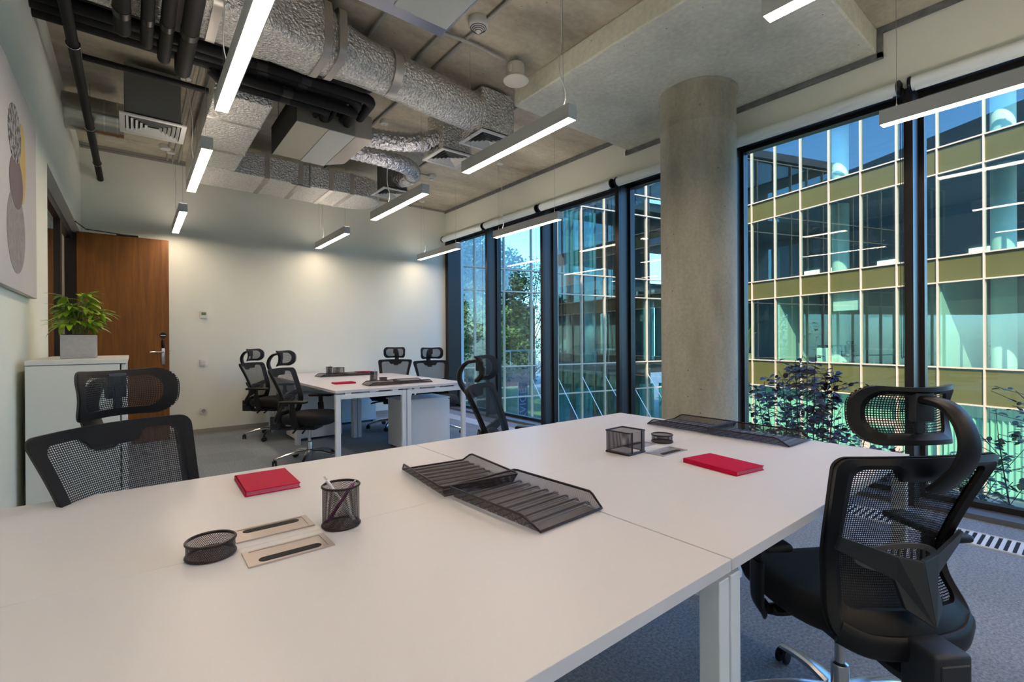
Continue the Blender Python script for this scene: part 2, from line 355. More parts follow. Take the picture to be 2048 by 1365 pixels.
# galvanised tracks where walls meet the slabs
mb = MB(); mb.box(XR-0.025, XR-0.001, 3.36, YB, ZC-0.045, ZC-0.001); mb.box(XR-0.025, XR-0.001, YR, 1.04, ZC-0.045, ZC-0.001); struct('trim_2', mb, M['steel_trim'])
mb = MB(); mb.box(XR-0.028, XR-0.001, 1.03, 3.37, ZD-0.045, ZD-0.001); mb.box(XR-0.028, XR-0.001, 1.03, 1.063, ZD-0.04, ZC-0.001); mb.box(XR-0.028, XR-0.001, 3.342, 3.36, ZD-0.04, ZC-0.001); struct('trim_3', mb, M['steel_trim'])
mb = MB(); mb.box(XL, XR-0.03, YB-0.03, YB-0.001, ZC-0.03, ZC-0.001); mb.box(XL, 0.85, YB-0.02, YB-0.001, ZC-0.055, ZC-0.035); struct('trim_4', mb, M['conduit'])
struct('baseboard_back', B(0.36, XR-0.01, YB-0.014, YB-0.001, 0.012, 0.075), M['conduit'])
struct('baseboard_light_strip', B(0.36, XR-0.01, YB-0.022, YB-0.001, 0, 0.012), M['alu'])
bpy.data.objects['baseboard_light_strip'].name = 'trim_5'
# corridor beyond the glazing (building fabric)
mb = MB(); mb.box(-2.6, -2.45, YR, YB, 0, ZC); struct('wall_corridor', mb, M['corr'])
mb = MB(); mb.box(-2.45, XL-0.14, 3.4, 3.5, 0, ZC); struct('wall_corridor_end', mb, M['corr'])

cl_ = thing('added_corridor_lamp', 'unseen light added in the corridor behind the glazed partition', 'ceiling light', (-1.5, 5.6, 3.0))  # added lamp, brightens the corridor seen through the partition glass
B(-0.04, 0.04, -0.6, 0.6, 0.012, 0.08).obj('housing', M['lamp_body'], cl_); B(-0.035, 0.035, -0.59, 0.59, 0.0, 0.0115).obj('diffuser', M['lamp_emit'], cl_)
for y_ in (-0.5, 0.5): MB().tube([(0, y_, 0.08), (0, y_, 0.5)], 0.002, 6).obj('suspension_wire', M['steel_wire'], cl_)
# ------------------------------------------------- window wall
XG = 4.53
MY = [-5.54, -4.25, -2.96, -1.67, -0.38, 0.886, 2.19, 3.495, 4.785, 6.075, 7.336]  # first bays, behind the camera, added to let in more daylight
FW = 0.052
for i in range(len(MY)-1):
    y0, y1 = MY[i]+(FW/2 if i else FW/2), MY[i+1]-(FW/2 if i < len(MY)-2 else 0)
    r = sempty('window_%d' % (i+1))
    f = MB(); t = 0.03
    for a, b_ in ((y0, y0+t), (y1-t, y1)): f.box(XG-0.03, XG+0.05, a, b_, 0.035, 2.985)
    f.box(XG-0.03, XG+0.05, y0+t, y1-t, 2.955, 2.985); f.box(XG-0.03, XG+0.05, y0+t, y1-t, 0.035, 0.075)
    f.obj('window_frame', M['frame'], r)
    B(XG, XG+0.024, y0+t, y1-t, 0.075, 2.955).obj('window_pane', M['glass'], r)
    B(XR-0.02, XG+0.06, y0, y1, -0.02, 0.035).obj('window_sill', M['sill'], r)
    B(XR-0.012, XG+0.06, y0, y1, 2.985, 3.0).obj('window_head', M['frame'], r)
for i, y in enumerate(MY[:-1]):
    q = MB(); q.cur = 0; q.box(XR-0.02, XR+0.02, y-FW/2, y+FW/2, 0.0, 2.985); q.cur = 1; q.box(XR+0.02, XG+0.07, y-FW/2, y+FW/2, 0.0, 2.985)
    struct('window_mullion_%d' % (i+1), q, [M['frame'], M['frame_side']]); bpy.data.objects['window_mullion_%d' % (i+1)].name = 'trim_%d' % (i+6)
q = B(XR-0.012, XG+0.07, YB-0.10, YB, 0, 2.985); struct('trim_20', q, M['frame'])
# facade continues beside and below (outer skin of our own building)
struct('wall_outer', B(4.36, 4.72, YR-0.3, YB+0.3, -4.2, -0.301), M['sill'])

# unseen storeys of our own building, added above this room (they darken what the court glass reflects)
struct('wall_upper', B(-22, 4.72, -30, 34, 3.81, 16.0), mat('own_upper_facade', (0.10, 0.10, 0.11), 0.3))
# roller blinds
bl = thing('roller_blind', 'white rolled-up roller blind above the window beside the far wall', 'blind', (4.285, 0, 2.985), 0, 'roller blinds along the window wall')
L_ = 1.20
MB().tube([(0, -L_/2, 0), (0, L_/2, 0)], 0.046, 20).box(-0.02, -0.012, -L_/2+.02, L_/2-.02, -0.06, -0.03).obj('fabric_roll', M['blind'], bl, smooth=True)
for s in (-1, 1):
    k = MB(); k.lathe([(0.0, -0.008), (0.052, -0.008), (0.055, 0), (0.052, 0.008), (0, 0.008)], (0, s*(L_/2+0.012), 0), 20, Matrix.Rotation(pi/2, 3, 'X')); k.box(0.0, 0.064, s*(L_/2+0.012)-0.008, s*(L_/2+0.012)+0.008, -0.03, 0.05)
    k.obj('bracket', M['black'], bl)
k = MB()
for dx in (-0.03, 0.03): k.tube([(dx, -L_/2-0.024, 0), (dx, -L_/2-0.024, -1.9)], 0.0022, 5)
k.tube([(0.03*cos(a), -L_/2-0.024, -1.9-0.03*sin(a)) for a in [pi*j/8 for j in range(9)]], 0.0022, 5)
k.obj('bead_chain', M['black'], bl)
bl_lab = ['white roller blind nearest the camera, largely beyond the right frame edge', 'white roller blind above the window right of the thick mullion at far right', 'white roller blind over the wide window between column and far right mullion', 'white roller blind partly hidden behind the round concrete column', 'white roller blind over the window just left of the concrete column', 'white roller blind over the second window from the far wall', 'white rolled-up roller blind above the window beside the far wall']
bl.location.y = (MY[9]+MY[10])/2-0.01
for i in range(1, 6):
    dup(bl, (4.285, (MY[i+3]+MY[i+4])/2, 2.985), 0, bl_lab[i])

# convector grille in the floor
g = MB(); g.box(3.79, 3.80, YR+0.1, YB-0.15, 0.0, 0.008); g.box(4.03, 4.04, YR+0.1, YB-0.15, 0.0, 0.008)
y = -0.6
while y < YB-0.15:
    g.box(3.80, 4.03, y, y+0.018, -0.0, 0.006); y += 0.036
gr = thing('floor_grille', 'long slatted metal convector grille set in the carpet under the windows', 'grille')
g.obj('slat', M['leg'], gr)
B(3.80, 4.03, YR+0.1, YB-0.15, 0.0005, 0.002).obj('trench', M['gap'], gr)

# ------------------------------------------------- concrete column
cx_, cy_ = 3.845, 2.222
prof = [(0.308, 0), (0.308, 2.98), (0.3115, 2.985), (0.3115, 2.995), (0.3085, 3.0), (0.3085, 3.285), (0.322, 3.295), (0.324, 3.314)]
c = MB().lathe(prof, (cx_, cy_, 0), 64).obj('concrete_column', M['column'], smooth=True, ang=50)
tag(c, 'thick round bare concrete column standing between the windows', 'column')

# ------------------------------------------------- glazed partition and door on the left wall
r = sempty('window_8'); xp = XL-0.10
f = MB(); f.box(xp-0.03, xp+0.03, 4.60, 7.26, 2.375, 2.455); f.box(xp-0.03, xp+0.03, 6.15, 6.22, 0, 2.375); f.box(xp-0.03, xp+0.03, 4.60, 4.64, 0, 2.375); f.box(xp-0.03, xp+0.03, 4.64, 6.15, 0, 0.05)
f.obj('window_frame', M['frame'], r)
B(xp-0.006, xp+0.006, 4.64, 6.15, 0.05, 2.375).obj('window_pane', M['int_glass'], r)
B(xp-0.008, xp+0.008, 5.36, 5.364, 0.05, 2.375).obj('glass_joint', M['leg'], r)
f = MB(); f.box(xp-0.03, xp+0.03, 6.22, 6.27, 0, 2.44); f.box(xp-0.03, XL+0.012, 7.2, 7.262, 0, 2.44); struct('trim_21', f, M['frame'])
d = sempty('door_1')
f = MB(); f.cur = 0; f.bbox(XL-0.03, 0.343, 7.19, 7.232, 0.01, 2.452, 0.0015, 1); lf = f.obj('door_leaf', M['wood'], d)
h = MB(); h.bbox(0.262, 0.30, 7.178, 7.19, 0.93, 1.13, 0.004); h.tube([(0.281, 7.18, 1.085), (0.281, 7.14, 1.085), (0.27, 7.13, 1.085), (0.15, 7.13, 1.085)], 0.009, 10)
h.obj('door_handle', M['chrome'], d, smooth=True)
MB().bbox(0.266, 0.296, 7.168, 7.19, 1.13, 1.235, 0.012, 3).obj('card_reader', M['black'], d, smooth=True)
h = MB(); h.cur = 0; h.lathe([(0, -0.004), (0.036, -0.004), (0.036, 0.003), (0, 0.003)], (0.281, 7.185, 1.285), 24, Matrix.Rotation(pi/2, 3, 'X'))
h.cur = 1; h.box(0.255, 0.307, 7.1795, 7.181, 1.280, 1.290)
h.obj('lock_badge', [M['black'], M['leg']], d)
h = MB(); h.box(0.343, 0.360, 7.20, 7.212, 1.09, 1.10); h.box(0.343, 0.352, 7.20, 7.214, 1.06, 1.068); h.obj('latch', M['chrome'], d)
h = MB(); h.tube([(XL+0.01, 6.5, 2.43), (XL+0.06, 7.0, 2.452), (-0.02, 7.19, 2.462)], 0.006, 6); h.box(-0.15, 0.05, 7.18, 7.20, 2.45, 2.47); h.obj('door_closer_arm', M['black'], d)

# wall fittings
def wallbox(name, label, cat, x, z, w=0.085, hgt=0.085, d=0.014):
    t = thing(name, label, cat, (x, YB, z)); MB().bbox(-w/2, w/2, -d, -0.001, -hgt/2, hgt/2, 0.004).obj('faceplate', M['thermo'], t, smooth=True); return t
t = wallbox('thermostat', 'small square white thermostat with green display on the far wall', 'thermostat', 0.713, 1.557, d=0.028)
B(-0.026, 0.026, -0.0295, -0.028, -0.005, 0.03).obj('display', M['lcd'], t)
t = wallbox('light_switch', 'white square rocker switch on the far wall below the thermostat', 'switch', 0.71, 0.933)
MB().bbox(-0.026, 0.026, -0.019, -0.013, -0.026, 0.026, 0.002).obj('rocker', M['thermo'], t)
t = wallbox('wall_socket', 'white wall socket low on the far wall above the skirting', 'socket', 0.706, 0.308)
MB().lathe([(0.022, -0.003), (0.024, 0), (0.024, 0.002), (0.0, 0.002)], (0, -0.0145, 0), 20, Matrix.Rotation(pi/2, 3, 'X')).obj('outlet', M['conduit'], t)

# ------------------------------------------------- canvas on left wall
t = thing('wall_picture', 'square pale canvas with stacked grey and yellow oval shapes on left wall', 'picture', (XL, 3.35, 1.965))
B(0.004, 0.03, -0.5, 0.5, -0.51, 0.51).obj('canvas', mat('canvas', (0.50, 0.48, 0.485), 0.85, bump=(400, .1), var=(1.2, .3, (0.60, 0.58, 0.57))), t, bevel=0.002)
def oval(nm, y, z, a, b_, m, lift, rot=0):
    k = MB(); pts = []
    for i in range(48):
        q = 2*pi*i/48; u, v = a*cos(q), b_*sin(q); pts.append((u*cos(rot)-v*sin(rot), u*sin(rot)+v*cos(rot)))
    k.prism([(u, v) for u, v in pts], lambda u, v, s_: Vector((0.0305+lift*(1-s_), y-3.35+u, z-1.965+v)))
    return k.obj(nm, m, t)
oval('printed_oval', 3.25, 1.735, 0.225, 0.20, mat('pebble_light', (0.24, 0.21, 0.21), 0.9, var=(25, .2, (0.34, 0.31, 0.31))), 0.0008)
oval('printed_oval', 3.40, 2.10, 0.10, 0.20, mat('pebble_yellow', (0.62, 0.36, 0.05), 0.9, var=(2, .3, (0.60, 0.52, 0.28))), 0.0012)
oval('printed_oval', 3.25, 1.97, 0.165, 0.125, mat('pebble_mauve', (0.15, 0.11, 0.125), 0.9, var=(4, .3, (0.20, 0.155, 0.165))), 0.0016)
oval('printed_oval', 3.215, 2.19, 0.155, 0.135, mat('pebble_scribble', (0.07, 0.07, 0.075), 0.9, var=(38, .07, (0.42, 0.41, 0.42))), 0.0020)

# ================================================================= cabinet and plant
cb = thing('storage_cabinet', 'white storage cabinet with plant on top standing against the left wall', 'cabinet', (-0.24, 3.9, 0))
MB().bbox(-0.19, 0.18, -0.5, 0.5, 0.0, 1.083, 0.002, 1).obj('body', M['cab_white'], cb)
MB().bbox(-0.192, 0.213, -0.503, 0.503, 1.086, 1.110, 0.002, 1).obj('top_panel', M['cab_white'], cb)
for s in (-1, 1):
    dd = MB().bbox(0.186, 0.206, s*0.25-0.247, s*0.25+0.247, 0.03, 1.080, 0.002, 1).obj('door', M['cab_white'], cb)
    MB().bbox(0.206, 0.222, -s*-0.03+0.0-0.006, -s*-0.03+0.006, 0.50, 0.64, 0.002, 1).obj('handle', M['chrome'], dd)
pl = thing('potted_palm', 'leafy bright green potted plant in a grey square planter on the cabinet', 'plant', (-0.25, 3.78, 1.110))
k = MB(); k.bbox(-0.077, 0.077, -0.077, 0.077, 0, 0.137, 0.004); k.obj('planter', M['pot'], pl)
B(-0.068, 0.068, -0.068, 0.068, 0.1375, 0.140).obj('soil', M['soil'], pl)
def leafblade(mb, p, d, up, L, W, droop, n=6, fold=0.25):
    d = Vector(d).normalized(); side = d.cross(Vector((0, 0, 1)));
    side = side.normalized() if side.length > 1e-3 else Vector((1, 0, 0))
    pos = Vector(p); vs = []; cur = d.copy()
    for i in range(n+1):
        t_ = i/n; w_ = W*(sin(pi*min(1, t_*0.93+0.05))**0.8)*(1-0.3*t_) if i < n else 0.0005
        nrm = side.cross(cur).normalized()
        vs += [pos-side*w_+nrm*w_*fold, pos.copy(), pos+side*w_+nrm*w_*fold]
        cur = (cur+Vector((0, 0, -droop/n))).normalized(); pos = pos+cur*(L/n)
    fs = []
    for i in range(n):
        a = i*3; fs += [(a, a+1, a+4, a+3), (a+1, a+2, a+5, a+4)]
    mb.add(vs, fs)
random.seed(11)
lv = MB(); st = MB()
for i in range(30):
    az = random.uniform(0, 2*pi); sp = random.uniform(0.02, 0.085); hh = random.uniform(0.03, 0.235)
    b0 = Vector((random.uniform(-.03, .03), random.uniform(-.03, .03), 0.138)); tip = b0+Vector((cos(az)*sp, sin(az)*sp, hh))
    st.tube(smoothpath([b0, (b0+tip)/2+Vector((0, 0, 0.015)), tip], 4), 0.0028, 5)
    nl = random.randint(4, 7)
    for j in range(nl):
        a = az+(j-(nl-1)/2)*0.5; el = random.uniform(-0.1, 0.75)
        leafblade(lv, tip, (cos(a)*cos(el), sin(a)*cos(el), sin(el)), None, random.uniform(0.07, 0.125), random.uniform(0.012, 0.021), random.uniform(0.5, 1.5))
lv.obj('foliage', M['leafA'], pl, smooth=True, ang=60); st.obj('stalk', M['stalk'], pl)

# ================================================================= desks
def desk(name, label, loc, Lx=1.422, Dy=0.712, flip=1, group=None, ports=True):
    """origin at the floor under the middle of the inner (shared) long edge; long axis = local x, desk extends towards local +y*flip"""
    t = thing(name, label, 'desk', loc, 0, group)
    y0, y1 = (0.0005, Dy) if flip > 0 else (-Dy, -0.0005)
    MB().bbox(-Lx/2+0.0015, Lx/2-0.0015, y0, y1, 0.715, 0.740, 0.0006, 1).obj('tabletop', M['white'], t, smooth=True, ang=30)
    for s in (-1, 1):
        xe = s*(Lx/2-0.003); xi = s*(Lx/2-0.043)
        for yy in ((y0+0.004, y0+0.049), (y1-0.049, y1-0.004)):
            MB().bbox(min(xe, xi), max(xe, xi), yy[0], yy[1], 0.0, 0.702, 0.0015, 1).obj('leg', M['leg'], t)
        k = MB(); k.box(min(xe, xi)+.001, max(xe, xi)-.001, y0+0.05, y1-0.05, 0.657, 0.701)
        for yy in (y0+0.12, (y0+y1)/2, y1-0.12): k.box(min(xe, xi)+.006, max(xe, xi)-.006, yy-0.03, yy+0.03, 0.701, 0.7148)
        k.obj('end_rail', M['leg'], t)
    B(-Lx/2+0.05, Lx/2-0.05, (y0+y1)/2+flip*0.10-0.02, (y0+y1)/2+flip*0.10+0.02, 0.66, 0.70).obj('beam', M['leg'], t)
    if ports:
        px = ports if isinstance(ports, (int, float)) and not isinstance(ports, bool) else 0.0
        cy0 = flip*0.075; zt = 0.7401
        c_ = MB(); c_.box(px-0.086, px+0.086, cy0-0.042, cy0+0.042, zt, zt+0.0015); pc = c_.obj('cable_port', M['alu'], t)
        e_ = MB()
        for q in ((px-0.086, px+0.086, cy0-0.042, cy0-0.036), (px-0.086, px+0.086, cy0+0.036, cy0+0.042), (px-0.086, px-0.074, cy0-0.036, cy0+0.036), (px+0.074, px+0.086, cy0-0.036, cy0+0.036)): e_.box(*q, zt+0.0015, zt+0.0032)
        e_.obj('rim', M['alu'], pc)
        s_ = MB(); pts = []
        sy = cy0-0.018 if flip < 0 else cy0+0.020
        for i in range(17): a = pi/2+pi*i/16; pts.append((px-0.052+0.0115*cos(a), sy+0.0115*sin(a)))
        for i in range(17): a = -pi/2+pi*i/16; pts.append((px+0.052+0.0115*cos(a), sy+0.0115*sin(a)))
        s_.prism(pts, lambda u, v, q: Vector((u, v, zt+0.0015+0.0006*(1-q)))); s_.obj('slot', M['gap'], pc)
    return t
SY = 1.203
G1 = 'white bench desks of the near workstation'
desk('desk', 'white desk in the foreground with oval cable slot nearest the camera', (0.975-0.712, SY, 0), flip=-1, group=G1, ports=0.003)
desk('desk', 'white desk where the magenta notebook lies before the left chair', (0.975-0.712, SY, 0), flip=1, group=G1, ports=0.003)
desk('desk', 'white desk that the nearest right-hand chair is drawn up to', (0.975+0.712, SY, 0), flip=-1, group=G1, ports=0.018)
desk('desk', 'white desk corner by the window with black memo cube at its inner edge', (0.975+0.712, SY, 0), flip=1, group=G1, ports=0.018)
G2 = 'white bench desks of the far workstation'
fx = 2.178
for (yy, fl, lb, pt) in ((4.46+0.706, 1, 'far white desk at front left with a magenta notebook, nearest the door chairs', True), (4.46+0.706, -1, 'far white desk at front right with paired black letter trays', True), (4.46+2.125, 1, 'far white desk at back left touching the end wall', True), (4.46+2.125, -1, 'far white desk at back right touching the end wall by the windows', True)):
    q = desk('desk', lb, (fx, yy, 0), Lx=1.412, Dy=0.718, flip=fl, group=G2, ports=pt); q.rotation_euler = (0, 0, pi/2)

# pedestals
def pedestal(label, x0, x1, y0, y1, z1, face):
    t = thing('drawer_pedestal', label, 'cabinet', ((x0+x1)/2, (y0+y1)/2, 0), 0, 'drawer pedestals under the far desks')
    w, d_ = (x1-x0)/2, (y1-y0)/2
    MB().bbox(-w+0.02, w-0.02, -d_, d_, 0.03, z1-0.018, 0.002, 1).obj('body', M['leg'], t)
    MB().bbox(-w, w, -d_-0.001, d_+0.001, z1-0.018, z1, 0.002, 1).obj('top_panel', M['leg'], t)
    for s in (0, 1, 2):
        z0 = 0.035+s*(z1-0.06)/3; xx = (w-0.02, w) if face > 0 else (-w, -w+0.02)
        dd = MB().bbox(xx[0], xx[1], -d_+.002, d_-.002, z0, z0+(z1-0.06)/3-0.004, 0.002, 1).obj('drawer', M['leg'], t)
    for sx in (-1, 1):
        for sy in (-1, 1): MB().tube([(sx*(w-.05)-.012, sy*(d_-.04), 0.0165), (sx*(w-.05)+.012, sy*(d_-.04), 0.0165)], 0.016, 12).obj('caster', M['black'], t)
    return t
pedestal('white drawer pedestal under the front right corner of the far desks', 2.25, 2.84, 4.72, 5.13, 0.56, 1)
pedestal('white drawer pedestal under the left side of the far desks', 1.50, 2.08, 6.05, 6.46, 0.56, -1)
pedestal('white drawer pedestal under the back right of the far desks against wall', 2.30, 2.84, 6.85, 7.24, 0.56, 1)

# ================================================================= chairs
def lerp_tab(tab, v):
    for i in range(len(tab)-1):
        a, b_ = tab[i], tab[i+1]
        if v <= b_[0] or i == len(tab)-2:
            t_ = (v-a[0])/(b_[0]-a[0]); t_ = max(0, min(1, t_)); t_ = t_*t_*(3-2*t_) if True else t_
            return a[1]+(b_[1]-a[1])*t_
YT = [(0, -0.275), (0.12, -0.245), (0.32, -0.205), (0.45, -0.21), (0.72, -0.258), (1, -0.318)]
WT = [(0, 0.215), (0.12, 0.218), (0.32, 0.192), (0.6, 0.205), (1, 0.245)]
def lin(tab, v):
    # Catmull-like smooth interpolation
    for i in range(len(tab)-1):
        if v <= tab[i+1][0] or i == len(tab)-2:
            x0, y0 = tab[i]; x1, y1 = tab[i+1]; xm, ym = tab[max(i-1, 0)]; xp_, yp = tab[min(i+2, len(tab)-1)]
            h_ = x1-x0; m0 = (y1-ym)/(x1-xm) if i else (y1-y0)/h_; m1 = (yp-y0)/(xp_-x0) if i < len(tab)-2 else (y1-y0)/h_
            t_ = (v-x0)/h_; return (2*t_**3-3*t_**2+1)*y0+(t_**3-2*t_**2+t_)*h_*m0+(-2*t_**3+3*t_**2)*y1+(t_**3-t_**2)*h_*m1
def BS(u, v, off=0.0):
    return Vector((u*lin(WT, v), lin(YT, v)+0.045*u*u-off, 0.435+0.50*v-0.006*u*u*v))
def rrect(ru, rv, u0, u1, v0, v1, n=10, notch=False):
    pts = []
    for cu, cv, a0 in ((u1-ru, v1-rv, 0), (u0+ru, v1-rv, pi/2), (u0+ru, v0+rv, pi), (u1-ru, v0+rv, 3*pi/2)):
        for i in range(n+1): a = a0+pi/2*i/n; pts.append((cu+ru*cos(a), cv+rv*sin(a)))
        # extra points on straight edges
        if a0 == 0:
            for k in range(1, 24):
                s_ = k/24; uu = (u1-ru)+((u0+ru)-(u1-ru))*s_; vv = v1
                if notch: vv = v1-notch*max(0, min(1, (0.40-abs(uu))/0.10))
                pts.append((uu, vv))
        elif a0 == pi/2:
            for k in range(1, 24): s_ = k/24; pts.append((u0, (v1-rv)+((v0+rv)-(v1-rv))*s_))
        elif a0 == pi:
            for k in range(1, 24): s_ = k/24; pts.append(((u0+ru)+((u1-ru)-(u0+ru))*s_, v0))
        else:
            for k in range(1, 24): s_ = k/24; pts.append((u1, (v0+rv)+((v1-rv)-(v0+rv))*s_))
    return pts
def ring(S, outer, inner, th):
    k = MB(); n = len(outer)
    def sl_(pts, off): return [S(u, v, off) for u, v in pts]
    mid = [((a[0]+b_[0])/2, (a[1]+b_[1])/2) for a, b_ in zip(outer, inner)]
    rows = [sl_(outer, 0.004), sl_(outer, th*0.6), sl_(mid, th), sl_(inner, th*0.6), sl_(inner, 0.004)]
    vs = [p for row in rows for p in row]; fs = []
    for i in range(5):
        j = (i+1) % 5
        for q in range(n): fs.append((i*n+q, i*n+(q+1) % n, j*n+(q+1) % n, j*n+q))
    return k.add(vs, fs)
def panel(S, outer, wscale, hscale, rings=12, off=0.0, cu=0.0, cv=0.5):
    k = MB(); n = len(outer); vs = []; uv = []
    for r_ in range(rings+1):
        s_ = 1-r_/rings
        for (u, v) in outer:
            uu, vv = cu+(u-cu)*s_, cv+(v-cv)*s_; vs.append(S(uu, vv, off)); uv.append((uu*wscale, vv*hscale))
    fs = []
    for r_ in range(rings):
        for q in range(n): fs.append((r_*n+q, r_*n+(q+1) % n, (r_+1)*n+(q+1) % n, (r_+1)*n+q))
    return k.add(vs, fs, uv)
def make_chair():
    c = thing('office_chair', 'x', 'chair')
    outer = rrect(0.13, 0.07, -1, 1, 0, 1); inner = rrect(0.12, 0.06, -0.83, 0.83, 0.15, 0.94, notch=0.075)
    ring(BS, outer, inner, 0.030).obj('back_frame', M['black'], c, smooth=True, ang=35)
    panel(BS, outer, 0.225, 0.50, off=-0.003).obj('mesh_back', M['chair_mesh'], c, smooth=True, ang=80)
    # fabric edge hem: a solid band on the front of the net
    ho = rrect(0.13, 0.07, -1.005, 1.005, -0.003, 1.004); hi = rrect(0.12, 0.06, -0.86, 0.86, 0.10, 0.945, notch=0.07)
    k = MB(); n = len(ho); vs = [BS(u, v, 0.006) for u, v in ho]+[BS(u, v, -0.005) for u, v in ho]+[BS(u, v, -0.005) for u, v in hi]
    fs = [(a*n+q, a*n+(q+1) % n, (a+1)*n+(q+1) % n, (a+1)*n+q) for a in (0, 1) for q in range(n)]
    k.add(vs, fs).obj('fabric_hem', M['black_soft'], c, smooth=True, ang=50)
    # lumbar bracket
    poly = [(-.188, .705), (-.19, .665), (-.062, .600), (-.055, .535), (0, .500), (.055, .535), (.062, .600), (.19, .665), (.188, .705), (.06, .665), (0, .655), (-.06, .665)]
    def fb(u, v, q):
        y = lin(YT, (v-.435)/.5)+0.03*(abs(u)/.2)**2-0.022-0.050*(1-min(1, abs(u)/.19))-(0.014 if q else 0); return Vector((u, y, v))
    k = MB()
    # subdivided halves keep the folded keel
    L1 = [(-.188, .705), (-.19, .665), (-.062, .600), (-.055, .535), (0, .500), (0, .655), (-.06, .665)]
    k.prism(L1, fb); k.prism([(-u, v) for u, v in L1][::-1], fb)
    k.obj('lumbar_bracket', M['dark_grey'], c, bevel=0.002)
    k = MB()
    pad = [(0.13*cos(a), 0.635+0.042*sin(a)) for a in [2*pi*i/28 for i in range(28)]]
    padi = [(0.105*cos(a), 0.635+0.026*sin(a)) for a in [2*pi*i/28 for i in range(28)]]
    def pp(u, v, o): return Vector((u, lin(YT, (v-.435)/.5)+0.02*(abs(u)/.2)**2-0.008-o, v))
    vs = [pp(*p, 0) for p in pad]+[pp(*p, .006) for p in pad]+[pp(*p, .006) for p in padi]+[pp(*p, 0) for p in padi]
    k.add(vs, [(a*28+q, a*28+(q+1) % 28, ((a+1) % 4)*28+(q+1) % 28, ((a+1) % 4)*28+q) for a in range(4) for q in range(28)])
    for i in range(9):
        x = -0.088+0.022*i; k.tube([pp(x, 0.612, .003), pp(x*0.9, 0.66, .003)], 0.0035, 5)
    k.obj('lumbar_pad', M['grey_pl'], c)
    # J-bar box at the bottom of the back and cross arm
    k = MB(); k.bbox(-0.052, 0.052, -0.375, -0.270, 0.325, 0.462, 0.010, 3); k.bbox(-0.04, 0.04, -0.379, -0.37, 0.335, 0.44, 0.003, 1)
    k.tube(smoothpath([(0, -0.32, 0.35), (0, -0.22, 0.335), (0, -0.08, 0.355)], 4), 1, 10, flat=(0.075, 0.04), up=(0, 0, 1))
    k.obj('back_support', M['dark_grey'], c, smooth=True, ang=35)
    k = MB(); k.tube(smoothpath([(-0.20, -0.235, 0.455), (-0.13, -0.272, 0.432), (0, -0.290, 0.43), (0.13, -0.272, 0.432), (0.20, -0.235, 0.455)], 6), 1, 12, flat=(0.032, 0.065), up=(0, 0, 1))
    k.obj('lower_crossbar', M['black'], c, smooth=True, ang=35)
    # headrest
    def HS(u, v, off=0.0): return Vector((u*(0.148-0.016*(2*v-1)**2*0+0.006*v), -0.262+0.058*u*u-0.030*(2*v-1)**2-off, 1.035+0.148*(v-0.5)*(1+0.10*u*u)))
    ho = rrect(0.30, 0.34, -1, 1, 0, 1); hi = rrect(0.26, 0.28, -0.80, 0.80, 0.17, 0.86)
    hr = ring(HS, ho, hi, 0.024).obj('headrest', M['black'], c, smooth=True, ang=40)
    panel(HS, ho, 0.15, 0.148, rings=8, off=-0.003).obj('headrest_net', M['chair_mesh'], hr, smooth=True, ang=80)
    k = MB(); k.bbox(-0.028, 0.028, -0.300, -0.276, 1.02, 1.10, 0.004, 2); k.bbox(-0.012, 0.012, -0.285, -0.272, 0.985, 1.06, 0.003, 1); k.obj('headrest_slider', M['dark_grey'], hr, smooth=True)
    P = smoothpath([(0, -0.330, 0.855), (0, -0.362, 0.885), (0, -0.400, 0.935), (0, -0.412, 0.985), (0, -0.395, 1.035), (0, -0.355, 1.070), (0, -0.295, 1.078)], 6)
    n = len(P); k = MB(); k.tube(P, 1, 12, flat=(0.056, 0.018), up=(1, 0, 0), rr=[1.0+0.15*sin(pi*i/(n-1)) for i in range(n)])
    # tube() with up=x makes the band width run along V; widen along x instead
    k = MB(); vs = []; fs = []
    for i, p in enumerate(P):
        a = P[max(i-1, 0)]; b_ = P[min(i+1, n-1)]; T = (b_-a).normalized(); Nn = Vector((1, 0, 0)).cross(T)
        w_ = 0.034-0.010*(i/(n-1)); h_ = 0.011
        for q in range(10):
            an = 2*pi*(q+.5)/10; ca, sa = cos(an), sin(an)
            vs.append(p+Vector((1, 0, 0))*math.copysign(abs(ca)**.6, ca)*w_+Nn*math.copysign(abs(sa)**.7, sa)*h_)
    for i in range(n-1):
        for q in range(10): fs.append((i*10+q, i*10+(q+1) % 10, (i+1)*10+(q+1) % 10, (i+1)*10+q))
    fs += [tuple(range(10))[::-1], tuple(range((n-1)*10, n*10))]
    k.add(vs, fs).obj('headrest_arm', M['black'], c, smooth=True, ang=50)
    # seat
    k = MB(); lay = [(0.398, 0.80), (0.405, 0.90), (0.420, 0.965), (0.445, 1.0), (0.468, 0.99), (0.482, 0.95), (0.490, 0.86), (0.493, 0.6), (0.494, 0.3)]; N_ = 40; vs = []; fs = []
    for z, s_ in lay:
        for q in range(N_):
            a = 2*pi*q/N_; ca, sa = cos(a), sin(a); x = math.copysign(abs(ca)**0.55, ca)*0.252*s_; y = math.copysign(abs(sa)**0.6, sa)*0.245*s_+0.025
            dz = -0.035*max(0, (y-0.12)/0.15)**2+0.012*(abs(x)/0.25)**2 if z > 0.45 else -0.012*max(0, (y-0.12)/0.15)
            vs.append((x*(1-0.10*max(0, -y/0.25)), y, z+dz))
    for i in range(len(lay)-1):
        for q in range(N_): fs.append((i*N_+q, i*N_+(q+1) % N_, (i+1)*N_+(q+1) % N_, (i+1)*N_+q))
    fs += [tuple(range(N_))[::-1], tuple(range((len(lay)-1)*N_, len(lay)*N_))]
    k.add(vs, fs).obj('seat', M['black_soft'], c, smooth=True, ang=60)
    k = MB(); k.bbox(-0.10, 0.10, -0.11, 0.10, 0.335, 0.398, 0.012, 2)
